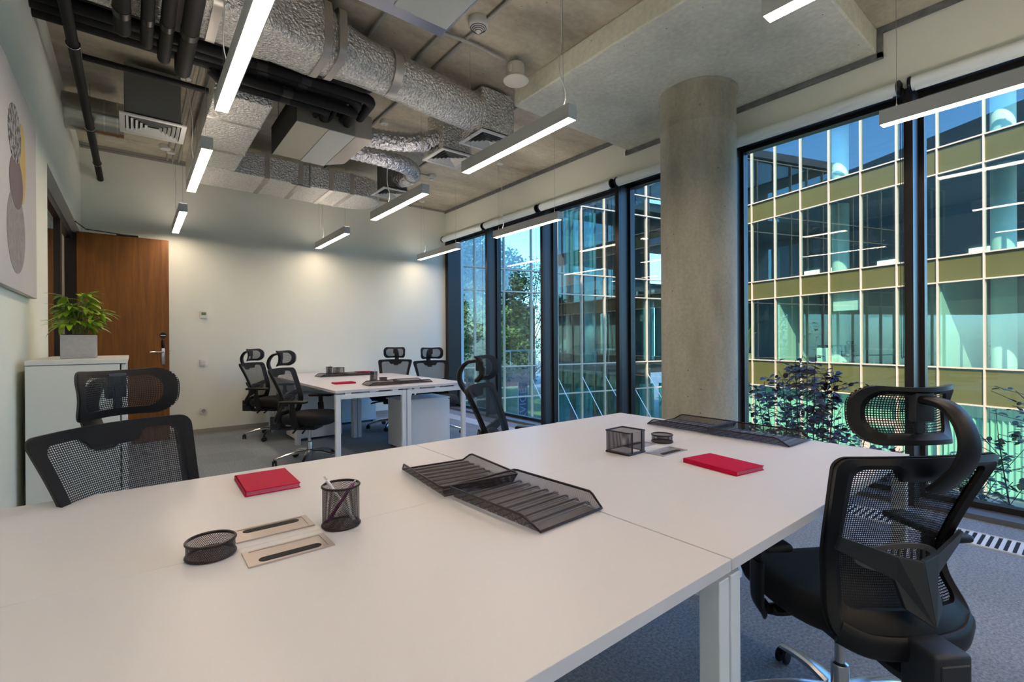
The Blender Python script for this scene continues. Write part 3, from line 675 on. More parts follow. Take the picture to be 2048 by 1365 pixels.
    k.obj('tilt_mechanism', M['black'], c, smooth=True)
    for s, y in ((1, 0.05), (1, -0.04)):
        k = MB(); k.tube(smoothpath([(0.09, y, 0.365), (0.17, y, 0.36), (0.26, y+0.01, 0.345)], 3), 0.005, 8); k.tube([(0.21, y, 0.353), (0.275, y+0.012, 0.342)], 0.009, 8); k.obj('lever', M['black'], c, smooth=True)
    for s in (-1, 1):
        k = MB()
        k.tube(smoothpath([(s*0.12, 0.0, 0.392), (s*0.24, 0.0, 0.388), (s*0.285, -0.005, 0.41), (s*0.297, -0.012, 0.46), (s*0.302, -0.02, 0.56)], 5), 1, 12, flat=(0.062, 0.026), up=(s*1, 0, 0.35))
        k.tube([(s*0.302, -0.018, 0.53), (s*0.303, -0.02, 0.628)], 1, 12, flat=(0.046, 0.018), up=(s*1, 0, 0))
        a = k.obj('armrest', M['black'], c, smooth=True, ang=45)
        MB().bbox(s*0.300-0.044, s*0.300+0.044, -0.135, 0.115, 0.622, 0.646, 0.011, 3).obj('arm_pad', M['black'], a, smooth=True)
    MB().lathe([(0.026, 0.055), (0.026, 0.20), (0.0245, 0.205), (0.015, 0.21), (0.015, 0.34)], (0, 0, 0), 24).obj('gas_column', M['chrome'], c, smooth=True, ang=35)
    k = MB(); k.lathe([(0.03, 0.085), (0.042, 0.09), (0.042, 0.125), (0.032, 0.135)], (0, 0, 0), 24); cas = []
    for i in range(5):
        a = 2*pi*i/5+0.25; d_ = Vector((cos(a), sin(a), 0))
        P = smoothpath([d_*0.03+Vector((0, 0, 0.112)), d_*0.13+Vector((0, 0, 0.108)), d_*0.23+Vector((0, 0, 0.088)), d_*0.315+Vector((0, 0, 0.062))], 4); n = len(P)
        k.tube(P, 1, 10, flat=(0.050, 0.036), up=(0, 0, 1), rr=[1.05-0.42*j/(n-1) for j in range(n)])
        cas.append(d_*0.315)
    sb = k.obj('star_base', M['chrome'], c, smooth=True, ang=35)
    for i, p in enumerate(cas):
        k = MB(); sd = Vector((cos(i*2.1), sin(i*2.1), 0))
        for s in (-1, 1): k.lathe([(0.0, -0.008), (0.022, -0.008), (0.0265, -0.004), (0.0265, 0.004), (0.022, 0.008), (0, 0.008)], p+sd*s*0.013+Vector((0, 0, 0.0265)), 18, sd.to_track_quat('Z', 'Y').to_matrix())
        k.tube([p+Vector((0, 0, 0.03)), p+Vector((0, 0, 0.072))], 0.008, 8)
        k.obj('caster', M['black'], sb, smooth=True)
    return c
chair0 = make_chair()
def faz(deg): return -radians(deg)       # chair faces local +y; azimuth measured from +Y towards +X
CH = [((1.70, 0.519, 0), 33.0, 'black mesh office chair at right foreground, seen from behind'),
      ((0.118, 1.786, 0), 145, 'black mesh office chair at left in front of the white cabinet'),
      ((1.79, 2.12, 0), 143, 'black mesh office chair in the middle before the windows, seen side-on'),
      ((1.373, 6.593, 0), 133.7, 'black mesh chair at far left nearest the end wall'),
      ((1.364, 4.954, 0), 130.5, 'black mesh chair at far left with full chrome star base in view'),
      ((2.80, 6.20, 0), 215, 'black mesh chair behind far desks, left of the window-side pair'),
      ((3.058, 5.409, 0), 194, 'black mesh chair behind far desks, right of the pair beside the window')]
for i, (p, a, lb) in enumerate(CH):
    if i == 0: o = chair0; o.location = p; o.rotation_euler = (0, 0, faz(a)); o['label'] = lb; o['group'] = 'black mesh office chairs'
    else: dup(chair0, p, faz(a), lb)
chair0.scale = (0.93, 0.93, 0.97)

# ================================================================= desk accessories
ZT = 0.7402
def letter_tray():
    t = thing('letter_tray', 'x', 'letter tray')
    W0, W1, L0, H = 0.118, 0.132, 0.175, 0.036      # open end towards local -y
    # corrugated floor
    k = MB(); n = 72; vs = []; uv = []; 
    for i in range(n+1):
        y = -L0+2*L0*i/n; z = 0.004+0.009*max(0, sin(i/n*2*pi*9))**0.5 if 0.06 < i/n < 0.94 else 0.004
        for x in (-W0, W0): vs.append((x, y, z)); uv.append((x, y))
    fs = [(2*i, 2*i+1, 2*i+3, 2*i+2) for i in range(n)]
    k.add(vs, fs, uv)
    fl = k.obj('tray_floor', M['wire_mesh'], t)
    k = MB()
    def wall(pts_b, pts_t):
        n_ = len(pts_b); uv_ = [(p[0]+p[1], p[2]) for p in pts_b]+[(p[0]+p[1], p[2]) for p in pts_t]
        k.add(list(pts_b)+list(pts_t), [(i, i+1, n_+i+1, n_+i) for i in range(n_-1)], uv_)
    def topz(y): return H if y > -L0+0.045 else 0.008+(H-0.008)*max(0, (y+L0)/0.045)
    ys = [-L0, -L0+0.022, -L0+0.045, 0, L0]
    for s in (-1, 1): wall([(s*W0, y, 0.004) for y in ys], [(s*(W0+(W1-W0)*(topz(y)/H)), y+(0.012 if y == L0 else 0), topz(y)) for y in ys])
    wall([(-W0, L0, 0.004), (W0, L0, 0.004)], [(-W1, L0+0.012, H), (W1, L0+0.012, H)])
    k.obj('tray_side', M['wire_mesh'], t)
    k = MB(); rim = [(-W0, -L0, 0.006), (-W1+0.004, -L0+0.038, H-0.005), (-W1, -L0+0.052, H), (-W1, L0, H), (-W1+0.006, L0+0.012, H), (W1-0.006, L0+0.012, H), (W1, L0, H), (W1, -L0+0.052, H), (W1-0.004, -L0+0.038, H-0.005), (W0, -L0, 0.006)]
    k.tube(rim, 0.0034, 8, closed=True); k.obj('rim_wire', M['wire'], t, smooth=True)
    return t
tr0 = letter_tray()
TG = 'black wire letter trays'
TR = [((0.857, 1.02, ZT), 0.06, 'black wire letter tray nearest the camera, overlapping another on the white desk'),
      ((0.842, 1.37, ZT), pi-0.10, 'black wire letter tray left of and partly under the nearest tray'),
      ((2.275, 1.015, ZT), 0.0, 'black wire letter tray by the window edge, on the right of its pair'),
      ((2.285, 1.375, ZT), pi-0.02, 'black wire letter tray near the column, on the left of its pair'),
      ((2.05, 4.78, ZT), -pi/2-0.08, 'black wire tray at left front of the far desks before the pen cup'),
      ((2.42, 4.80, ZT), pi/2, 'black wire tray at right front corner of the far desks'),
      ((2.03, 6.36, ZT), -pi/2, 'black wire tray on the back far desks below the memo cube'),
      ((2.40, 6.36, ZT), pi/2, 'black wire tray on the back far desks beside the magenta notebook')]
for i, (p, a, lb) in enumerate(TR):
    if i == 0: tr0.location = p; tr0.rotation_euler = (0, 0, a); tag(tr0, lb, None, TG)
    else: dup(tr0, p, a, lb)
tr0.rotation_euler = (0, 0, 0.06)
# the overlapping tray of each pair rides a little up on its neighbour
for o in [q for q in COL.objects if q.get('category') == 'letter tray']:
    pass
def notebook(label, p, a):
    t = thing('notebook', label, 'notebook', p, a, 'magenta notebooks on the desks')
    k = MB(); k.bbox(-0.077, 0.077, -0.110, 0.110, 0.0, 0.0022, 0.0008, 1); k.bbox(-0.077, 0.077, -0.110, 0.110, 0.0135, 0.0157, 0.0008, 1); k.bbox(-0.0775, -0.073, -0.110, 0.110, 0.0, 0.0157, 0.001, 1)
    k.obj('cover', M['pink'], t); B(-0.073, 0.074, -0.107, 0.107, 0.0022, 0.0135).obj('pages', M['pink'] if False else M['paper'], t)
    return t
notebook('magenta notebook on the left desk in front of the near left chair', (0.335, 1.70, ZT), -0.02)
notebook('magenta notebook lying between the memo cube and the right foreground chair', (1.665, 0.872, ZT), -0.15)
notebook('magenta notebook at the left edge of the far desks', (1.79, 5.20, ZT), pi/2-0.05)
notebook('magenta notebook at the back right of the far desks', (2.66, 6.86, ZT), pi/2)
def mesh_cup(name, label, cat, p, r_, h_, pens=(), group=None, cup='cup_wall'):
    group = 'black wire pen cups' if cat == 'pen cup' else 'low black wire dishes'
    t = thing(name, label, cat, p, 0, group); n = 40; k = MB(); vs = []; uv = []
    for q in range(n+1):
        a = 2*pi*q/n
        for z in (0.004, h_): vs.append((cos(a)*r_, sin(a)*r_, z)); uv.append((a*r_, z))
    k.add(vs, [(2*q, 2*q+2, 2*q+3, 2*q+1) for q in range(n)], uv); k.obj(cup, M['wire_mesh'], t, smooth=True)
    k = MB(); n = 32; k.add([(cos(2*pi*q/n)*r_, sin(2*pi*q/n)*r_, 0.003) for q in range(n)], [tuple(range(n))], [(cos(2*pi*q/n)*r_, sin(2*pi*q/n)*r_) for q in range(n)]); k.obj('cup_base', M['wire_mesh'], t)
    for z, nm in ((h_, 'rim_wire'), (0.004, 'base_wire')): MB().tube([(cos(a)*r_, sin(a)*r_, z) for a in [2*pi*q/32 for q in range(32)]], 0.0032, 8, closed=True).obj(nm, M['wire'], t, smooth=True)
    return t
CG = 'black wire mesh desk cups'
mesh_cup('pen_cup', 'tall black wire pen cup holding two pens on the near desk', 'pen cup', (0.404, 1.198, ZT), 0.044, 0.10)
mesh_cup('clip_dish', 'low round black wire dish left of the cable slots on the near desk', 'dish', (0.128, 1.207, ZT), 0.046, 0.034)
mesh_cup('clip_dish', 'low round black wire dish behind the memo cube toward the window', 'dish', (1.85, 1.247, ZT), 0.045, 0.034)
mesh_cup('pen_cup', 'black wire pen cup at the middle of the far desks', 'pen cup', (2.20, 5.37, ZT), 0.044, 0.10)
mesh_cup('clip_dish', 'low black wire dish beside the pen cup on the far desks', 'dish', (2.27, 5.26, ZT), 0.045, 0.034)
mesh_cup('pen_cup', 'black wire pen cup next to the memo cube on back far desks', 'pen cup', (2.16, 6.86, ZT), 0.044, 0.10)
def pen(label, base, tip, m, name='pen'):
    t = thing(name, label, 'pen', base, 0, 'pens standing in the wire cups'); d_ = (Vector(tip)-Vector(base)); Ld = d_.length; d_.normalize()
    MB().tube([d_*0.006, d_*(Ld-0.012)], 0.0042, 10).obj('barrel', m, t, smooth=True)
    k = MB(); k.tube([Vector((0, 0, 0)), d_*0.006], 0.0015, 8); k.obj('nib', M['chrome'], t)
    k = MB(); k.tube([d_*(Ld-0.012), d_*Ld], 0.0022, 8); s_ = d_.cross(Vector((0, 0, 1))).normalized() if abs(d_.z) < .99 else Vector((1, 0, 0)); k.tube([d_*(Ld-0.012)+s_*0.005, d_*(Ld-0.045)+s_*0.0055], 0.0012, 6); k.obj('clip', M['chrome'], t)
    return t
cc = Vector((0.404, 1.198, ZT))
rt = Vector((0.782, -0.623, 0)); fw = Vector((0.623, 0.782, 0))
pen('white pen leaning left in the near pen cup', cc+rt*0.034+fw*0.005+Vector((0, 0, 0.006)), cc-rt*0.047+fw*0.012+Vector((0, 0, 0.118)), M['pen_w'])
pen('purple pen leaning right in the near pen cup', cc-rt*0.034-fw*0.006+Vector((0, 0, 0.006)), cc+rt*0.040-fw*0.008+Vector((0, 0, 0.116)), M['pen_p'])
pen('white pen upright in the cup at the middle of far desks', Vector((2.205, 5.37, ZT+.006)), Vector((2.225, 5.39, ZT+.13)), M['pen_w'])
pen('dark pen slanting in the cup on the back far desks', Vector((2.145, 6.86, ZT+.006)), Vector((2.18, 6.875, ZT+.125)), M['pen_p'])
def memo_cube(label, p, a):
    t = thing('memo_cube', label, 'memo holder', p, a, 'black wire memo cubes'); s_ = 0.055; h_ = 0.09
    k = MB()
    def q4(a_, b_, c_, d_, f): k.add([a_, b_, c_, d_], [(0, 1, 2, 3)], [f(*v) for v in (a_, b_, c_, d_)])
    q4((-s_, -s_, 0), (-s_, s_, 0), (-s_, s_, h_), (-s_, -s_, h_), lambda x, y, z: (y, z)); q4((-s_, s_, 0), (s_, s_, 0), (s_, s_, h_), (-s_, s_, h_), lambda x, y, z: (x, z))
    q4((s_, -s_, 0), (s_, s_, 0), (s_, s_, h_), (s_, -s_, h_), lambda x, y, z: (y, z)); q4((-s_, -s_, 0.002), (s_, -s_, 0.002), (s_, s_, 0.002), (-s_, s_, 0.002), lambda x, y, z: (x, y))
    for x0, x1 in ((-s_, -s_+0.022), (s_-0.022, s_)): q4((x0, -s_, 0), (x1, -s_, 0), (x1, -s_, h_), (x0, -s_, h_), lambda x, y, z: (x, z))
    k.obj('mesh_side', M['wire_mesh'], t)
    k = MB()
    g_ = s_-0.022
    k.tube([(-s_, -s_, h_), (-s_, s_, h_), (s_, s_, h_), (s_, -s_, h_), (g_, -s_, h_), (g_, -s_, 0.003)], 0.0032, 8); k.tube([(-s_, -s_, h_), (-g_, -s_, h_), (-g_, -s_, 0.003)], 0.0032, 8)
    k.tube([(-s_, -s_, 0.004), (-s_, s_, 0.004), (s_, s_, 0.004), (s_, -s_, 0.004)], 0.0036, 8, closed=True)
    k.obj('rim_wire', M['wire'], t, smooth=True)
    return t
memo_cube('black wire memo cube on the inner edge of the near desks by the window', (1.572, 1.232, ZT), 0.05)
memo_cube('black wire memo cube at the back of the far desks', (2.27, 6.79, ZT), 0.45)
o = B(-0.042, 0.042, -0.042, 0.042, 0, 0.004).obj('note_pad', M['notes']); o.location = (1.572, 1.235, ZT+0.0045); tag(o, 'few pale square note sheets lying in the near memo cube', 'paper')

# ================================================================= pendants
def pendant(x, y0, y1, label, cab_y, curly=0.0, zc=ZC, first=True):
    L_ = y1-y0; ym = (y0+y1)/2
    t = thing('pendant_light', label, 'pendant light', (x, ym, 2.55), 0, 'slim linear pendant lights')
    k = MB(); a = L_/2; w_ = 0.036; h_ = 0.088
    k.box(-w_, w_, -a, a, 0.012, h_); k.box(-w_, -w_+0.004, -a, a, 0, 0.012); k.box(w_-0.004, w_, -a, a, 0, 0.012); k.box(-w_+0.004, w_-0.004, -a, -a+0.004, 0, 0.012); k.box(-w_+0.004, w_-0.004, a-0.004, a, 0, 0.012)
    k.obj('housing', M['lamp_body'], t)
    B(-w_+0.0045, w_-0.0045, -a+0.0045, a-0.0045, 0.002, 0.0115).obj('diffuser', M['lamp_emit'], t)
    B(-w_+0.006, w_-0.006, -a+0.006, a-0.006, h_, h_+0.002).obj('added_uplight_panel', M['added_uplight'], t)  # added glowing strip that throws light up to the ceiling
    for s in (-1, 1):
        k = MB(); k.tube([(0, s*(a-0.08), h_), (0, s*(a-0.08), zc-2.55)], 0.0013, 5); k.lathe([(0.006, h_), (0.006, h_+0.012), (0.002, h_+0.03)], (0, s*(a-0.08), 0), 10); k.obj('suspension_wire', M['steel_wire'], t)
    yc = cab_y-ym; dz = zc-2.55
    P = smoothpath([(0, yc, h_), (0.012, yc-0.02, h_+0.10), (0.0-curly*0.3, yc, h_+0.25), (-0.01*curly, yc, dz*0.6), (-0.05, yc-0.03, dz-0.02)], 6)
    MB().tube(P, 0.0033, 7).obj('power_cable', M['cable'], t, smooth=True)
    MB().lathe([(0.0, dz-0.042), (0.04, dz-0.042), (0.043, dz-0.038), (0.043, dz-0.001)], (-0.05, yc-0.03, 0), 24).obj('ceiling_rose', M['detector'], t, smooth=True, ang=40)
    return t
for (x, ys) in ((0.41, [(-0.35, 0.9, 'a'), (2.03, 3.235, 'large bright pendant light hanging at upper left nearest the camera', 3.1), (3.92, 5.125, 'pendant light in the left row, second away from the camera', 4.95), (5.95, 7.17, 'pendant light in the left row nearest the door', 7.0)]),
                (2.10, [(-0.28, 0.9, 'pendant light cut by the top edge, left of the upper right window corner', 0.0), (2.03, 3.23, 'large pendant light at centre top with a white curly cable', 2.12), (3.89, 5.11, 'pendant light in the middle row, second away from the camera', 4.72), (5.93, 7.16, 'small pendant light in the middle row closest to the end wall', 6.93)]),
                (3.735, [(-0.28, 0.90, 'pendant light crossing the right-hand windows at the right edge', 0.0), (3.82, 5.035, 'pendant light hanging before the second window, right row middle', 4.88), (5.93, 7.165, 'pendant light in the window row nearest the end wall', 6.98)])):
    for e in ys:
        if len(e) == 3: e = (e[0], e[1], 'added unseen pendant light of the left row directly above the camera', 0.0)  # unseen lamp added overhead for more ambient light
        pendant(x, e[0], e[1], e[2], e[3], 0.08 if 'curly' in e[2] else 0.02)

for x_, lb in ((0.41, 'added unseen pendant light behind the camera in the left row'), (2.10, 'added unseen pendant light behind the camera in the middle row'), (3.735, 'added unseen pendant light behind the camera in the window row')):
    pendant(x_, -2.25, -1.05, lb, -1.3); pendant(x_, -4.2, -3.0, lb.replace('behind', 'far behind'), -3.3)  # unseen lamps added behind the camera for more ambient light

# ================================================================= ceiling services
def pipe(label, pts, r_, name='insulated_pipe', m='rubber', group=None, cat='pipe', tapes=(), n=14):
    t = thing(name, label, cat, (0, 0, 0), 0, group)
    MB().tube(pts, r_, n).obj('sleeve', M[m], t, smooth=True, ang=60)
    for (a, b_) in tapes: MB().tube([a, b_], r_*1.05, n).obj('tape_wrap', M['tape'], t, smooth=True, ang=60)
    return t
GB = 'black insulated pipes bundled across the ceiling'
bund = [(4.00, 3.20, 0.044, 1.40), (3.91, 3.205, 0.042, 1.50), (3.825, 3.21, 0.042, 1.58), (3.90, 3.295, 0.045, 1.30), (3.99, 3.295, 0.040, 1.2), (3.745, 3.25, 0.038, 1.55)]
names = ['lowest black pipe along the front edge of the ceiling bundle', 'second black pipe from the far edge in the ceiling bundle', 'third black pipe of the bundle, curving at its right end', 'upper black pipe lying over the middle of the bundle', 'upper black pipe at the far side of the bundle', 'black pipe on the near side of the bundle below the foil duct']
for (yy, zz, rr_, xe), nm in zip(bund, names):
    if rr_ == 0.038: P = [(XL-0.02, yy, zz), (xe-0.08, yy, zz)]+[(xe-0.08+0.08*sin(a), yy+0.0, zz+0.08*(1-cos(a))) for a in (0.4, 0.8, 1.2, 1.57)]+[(xe, yy, ZC-0.02)]
    else: P = [(XL-0.02, yy, zz), (xe-0.08, yy, zz)]+[(xe-0.08+0.08*sin(a), yy+0.08*(1-cos(a)), zz) for a in (0.4, 0.8, 1.2, 1.57)]+[(xe, 4.149, zz-0.02)]
    tp = [((x_, yy, zz), (x_+0.07, yy, zz)) for x_ in (0.72+random.uniform(-.05, .05), 1.02+random.uniform(-.05, .05)) if x_+0.07 < xe-0.1]
    pipe(nm, P, rr_, group=GB, tapes=tp)
GY = 'thick black vertical-looking pipes running toward the camera'
for x_, ye, r_, lb in ((-0.04, 3.52, 0.040, 'leftmost of four thick black pipes coming down from the top edge'), (0.07, 3.60, 0.031, 'second of four thick black pipes at the top edge, narrower'), (0.158, 3.72, 0.034, 'third of four thick black pipes at the top edge, narrower'), (0.262, 3.82, 0.044, 'rightmost and longest of four thick black pipes at the top edge')):
    pipe(lb, [(x_, YR+0.05, 2.98), (x_, ye-0.05, 2.98)]+[(x_, ye-0.05+0.05*sin(a), 2.98+0.05*(1-cos(a))) for a in (0.5, 1.0, 1.57)]+[(x_, ye, 3.10)], r_, group=GY, tapes=[((x_, 3.25, 2.98), (x_, 3.31, 2.98))])
lp = thing('drain_pipe', 'long thin black pipe running to the end wall beside the left wall', 'pipe')
MB().tube([(-0.293, YR+0.05, 3.115), (-0.293, YB+0.01, 3.115)], 0.030, 16).obj('pipe', M['rubber'], lp, smooth=True)
for yy in (4.12, 5.62, 6.7):
    k = MB(); k.tube([(-0.293+0.035*cos(a), yy, 3.115+0.035*sin(a)) for a in [2*pi*i/16 for i in range(16)]], 0.004, 6, closed=True); k.tube([(-0.293, yy, 3.15), (-0.293, yy, ZC-0.002)], 0.003, 6); k.obj('clamp', M['chrome'], lp)
k = MB().tube([(-0.26, 4.30, 3.13), (0.46, 4.30, 3.13)], 0.021, 12).obj('branch_pipe', M['rubber'], smooth=True); tag(k, 'thin black cross pipe between the long pipe and the foil duct', 'pipe')
for yy, zz, x0_, x1_, lb in ((4.015, 3.105, 0.50, 1.22, 'short black pipe slung under the bundle in front of the fan coil unit'), (3.925, 3.115, 0.62, 1.42, 'second short black pipe slung under the bundle beside the first')):
    pipe(lb, [(x0_-0.05, yy, zz+0.05), (x0_, yy, zz), (x1_, yy, zz), (x1_+0.04, yy+0.03, zz), (x1_+0.05, 4.149, zz-0.01)], 0.036, group=GB, tapes=[((0.9, yy, zz), (0.97, yy, zz))])
# round galvanised duct, left
sd = thing('spiral_duct', 'short shiny round metal duct meeting the left wall', 'duct')
MB().tube([(XL-0.02, 5.72, 3.26), (-0.06, 5.72, 3.26)], 0.155, 32).obj('duct_body', M['galv'], sd, smooth=True)
for x_ in (-0.30, -0.20, -0.11): MB().tube([(x_, 5.72, 3.26), (x_+0.012, 5.72, 3.26)], 0.160, 32).obj('joint_ring', M['chrome'], sd, smooth=True)
# diffusers with plenum boxes
def diffuser(label, x0, x1, y0, y1, z, box_m, bx, lab_box, zt=ZC, group='square louvred ceiling diffusers'):
    t = thing('air_diffuser', label, 'air diffuser', ((x0+x1)/2, (y0+y1)/2, z), 0, group)
    a, b_ = (x1-x0)/2, (y1-y0)/2; k = MB()
    def fr(p, q, zz0, zz1, wd):
        k.box(-p, p, -q, -q+wd, zz0, zz1); k.box(-p, p, q-wd, q, zz0, zz1); k.box(-p, -p+wd, -q+wd, q-wd, zz0, zz1); k.box(p-wd, p, -q+wd, q-wd, zz0, zz1)
    fr(a, b_, 0, 0.012, 0.035); k.obj('frame', M['diff_white'], t)
    for i in range(5):
        k = MB(); p, q = a-0.042-i*0.030, b_-0.042-i*0.030
        if p < 0.02: break
        # sloping vanes
        n_ = [(-p, -q), (p, -q), (p, q), (-p, q)]; m_ = [(-p+0.020, -q+0.020), (p-0.020, -q+0.020), (p-0.020, q-0.020), (-p+0.020, q-0.020)]
        vs = [(u, v, 0.001) for u, v in n_]+[(u, v, 0.020) for u, v in m_]+[(u, v, 0.004) for u, v in n_]+[(u, v, 0.023) for u, v in m_]
        k.add(vs, [(i_, (i_+1) % 4, 4+(i_+1) % 4, 4+i_) for i_ in range(4)]+[(8+i_, 12+i_, 12+(i_+1) % 4, 8+(i_+1) % 4) for i_ in range(4)]); k.obj('vane', M['diff_white'], t)
    B(-a+.03, a-.03, -b_+.03, b_-.03, 0.03, 0.032).obj('throat', M['gap'], t)
    X0, X1, Y0, Y1, Z1 = bx; cx0, cy0 = (x0+x1)/2, (y0+y1)/2
    B(X0-cx0, X1-cx0, Y0-cy0, Y1-cy0, 0.035 if z+0.035 < Z1 else 0.035, Z1-z).obj('plenum_box', box_m, t, bevel=0.006)
    return t
diffuser('white louvred air diffuser at far left below a grey box', -0.08, 0.36, 4.80, 5.24, 3.0, M['plenum'], (-0.05, 0.32, 4.83, 5.21, 3.42), '')
diffuser('white air diffuser under the foil box at the end of the long round duct', 2.40, 2.80, 3.42, 3.80, 3.055, M['foil'], (2.42, 2.78, 3.44, 3.78, 3.46), '')
bpy_d = diffuser('white air diffuser in the middle of the ceiling fed by a flexible duct', 2.30, 2.70, 3.93, 4.33, 3.03, M['foil'], (2.34, 2.66, 3.97, 4.29, 3.46), '')
diffuser('white air diffuser furthest back, below the curled foil duct', 2.36, 2.76, 5.42, 5.82, 3.05, M['plenum'], (2.42, 2.70, 5.48, 5.76, ZC-0.002), '')
# big foil duct along x, then round
fd = thing('foil_duct', 'large foil-wrapped supply duct crossing the top, turning round at right', 'duct')
k = MB()
def loft(mb, secs):
    n_ = len(secs[0]); vs = [p for s_ in secs for p in s_]; fs = []
    for i in range(len(secs)-1):
        for q in range(n_): fs.append((i*n_+q, i*n_+(q+1) % n_, (i+1)*n_+(q+1) % n_, (i+1)*n_+q))
    fs += [tuple(range(n_))[::-1], tuple(range((len(secs)-1)*n_, len(secs)*n_))]; mb.add(vs, fs)
def sec(x_, yc, zc_, a, b_, e, n_=32):
    out = []
    for q in range(n_):
        an = 2*pi*q/n_+pi/n_; ca, sa = cos(an), sin(an); out.append((x_, yc+math.copysign(abs(ca)**e, ca)*a, zc_+math.copysign(abs(sa)**e, sa)*b_))
    return out
random.seed(3)
secs = [sec(x_, 3.33, 3.27, 0.23+random.uniform(-.004, .004), 0.17+random.uniform(-.004, .004), 0.22) for x_ in [XL-0.01+0.12*i for i in range(9)]]
secs += [sec(0.64, 3.33, 3.26, 0.235, 0.175, 0.22), sec(0.74, 3.36, 3.27, 0.205, 0.175, 0.25), sec(0.88, 3.37, 3.265, 0.20, 0.18, 0.3), sec(0.96, 3.37, 3.27, 0.215, 0.19, 0.35), sec(1.03, 3.37, 3.265, 0.20, 0.175, 0.45)]
loft(k, secs); k.obj('rectangular_section', M['foil'], fd, smooth=True, ang=35)
k = MB(); secs = [sec(1.03, 3.37, 3.265, 0.198, 0.173, 0.45), sec(1.14, 3.39, 3.26, 0.18, 0.168, 0.7), sec(1.30, 3.41, 3.255, 0.168, 0.168, 1.0)]
for i in range(12): x_ = 1.38+i*(2.44-1.38)/11; secs.append(sec(x_, 3.42+0.013*i, 3.255, 0.166+random.uniform(-.002, .002), 0.166+random.uniform(-.002, .002), 1.0))
loft(k, secs); k.obj('round_section', M['foil'], fd, smooth=True, ang=60)
for x_ in (0.20, 0.36, 0.98, 1.08):
    e = 0.22 if x_ < 0.7 else 0.4; k = MB(); loft(k, [sec(x_, 3.33 if x_ < .7 else 3.37, 3.268, 0.236 if x_ < .7 else 0.219-(x_-.98)*.1, 0.176 if x_ < .7 else .192-(x_-.98)*.1, e), sec(x_+0.05, 3.33 if x_ < .7 else 3.37, 3.268, 0.236 if x_ < .7 else 0.217-(x_-.98)*.1, 0.176 if x_ < .7 else .190-(x_-.98)*.1, e)]); k.obj('tape_band', M['foil_tape'], fd, smooth=True, ang=35)
MB().tube([(1.52, 3.425, 3.255), (1.585, 3.426, 3.255)], 0.1685, 32).obj('tape_band', M['foil_tape'], fd, smooth=True)
# foil duct along y then along x by the end wall
gd = thing('foil_duct', 'flat foil-wrapped duct turning along the end wall with a rounded end', 'duct')
k = MB(); k.bbox(0.47, 0.86, 4.05, 5.80, 3.02, 3.27, 0.015, 2); k.obj('long_section', M['foil'], gd, smooth=True, ang=35)
k = MB(); pts = [(0.47, 5.80), (0.47, 6.50), (2.25, 6.50)]+[(2.25+0.34*sin(a), 6.16+0.34*cos(a)) for a in [pi*i/12 for i in range(1, 12)]]+[(2.25, 5.82), (0.86, 5.82), (0.86, 5.80)]
k.prism(pts, lambda u, v, q: Vector((u, v, 3.27 if q else 3.02))); k.obj('cross_section_duct', M['foil'], gd, bevel=0.012)
bpy.data.objects[-1] if False else None
for yy in (4.5, 5.25): MB().bbox(0.466, 0.864, yy, yy+0.05, 3.016, 3.274, 0.015, 2).obj('tape_band', M['foil_tape'], gd, smooth=True, ang=35)
for xx in (1.15, 1.5, 1.85, 2.1): k = MB(); k.box(xx, xx+0.05, 5.816, 6.504, 3.016, 3.274); k.obj('tape_band', M['foil_tape'], gd)
k = MB()
k.tube([(1.62, 5.80, ZC), (1.62, 5.80, 3.0)], 0.006, 6); k.tube([(1.62, 5.79, 3.0), (1.40, 5.72, 2.985)], 0.009, 6); k.obj('hanger_strut', M['steel_trim'], gd)
# fan coil units
fu = thing('fan_coil_unit', 'grey metal fan coil unit in mid ceiling with white access panel', 'fan coil unit', (1.30, 4.60, 3.02), 0, 'ceiling fan coil units')
k = MB(); k.cur = 0; k.box(-0.24, 0.25, -0.44, 0.44, 0, 0.26); k.obj('casing', M['unit_grey'], fu, bevel=0.004)
B(-0.245, -0.2405, -0.445, 0.445, -0.002, 0.262).obj('intake_side', M['gap'], fu)
B(0.02, 0.245, -0.445, 0.445, -0.006, -0.001).obj('access_panel', M['unit_white'], fu)
k = MB(); vs = [(0.25, -0.43, -0.004), (0.25, 0.43, -0.004), (0.25, 0.43, 0.26), (0.25, -0.43, 0.26), (0.43, -0.38, 0.03), (0.43, 0.36, 0.03), (0.43, 0.36, 0.24), (0.43, -0.38, 0.24)]
k.add(vs, [(0, 1, 2, 3), (4, 7, 6, 5), (0, 4, 5, 1), (1, 5, 6, 2), (2, 6, 7, 3), (3, 7, 4, 0)]); k.obj('outlet_plenum', mat('foil_board', (0.46, 0.42, 0.37), 0.5, 0.5, bump=(120, .3)), fu, bevel=0.008)
for i, (a, b_) in enumerate(((-0.10, 0.08), (0.0, 0.07), (0.12, 0.10))): MB().tube([(a, -0.44, b_), (a+0.03, -0.52, b_+0.03), (a+0.04, -0.60, b_+0.08)], 0.022, 10).obj('pipe_stub', M['rubber'], fu, smooth=True)
for yy in (-0.36, 0.36):
    for xx in (-0.2, 0.2): MB().tube([(xx, yy, 0.26), (xx, yy, ZC-3.02)], 0.004, 6).obj('hanger_rod', M['steel_trim'], fu)
fu2 = thing('fan_coil_unit', 'shiny fan coil unit cut off by the top edge of the picture', 'fan coil unit', (0.98, 2.10, 3.02), 0, 'ceiling fan coil units')
B(-0.60, 0.47, -0.40, 0.39, 0, 0.26).obj('casing', M['unit_blue'], fu2, bevel=0.006)
B(0.13, 0.455, -0.39, 0.30, -0.006, -0.001).obj('access_panel', M['unit_white'], fu2)
for yy in (-0.3, 0.34):
    MB().tube([(0.44, yy, 0.26), (0.44, yy, ZC-3.02)], 0.004, 6).obj('hanger_rod', M['steel_trim'], fu2)
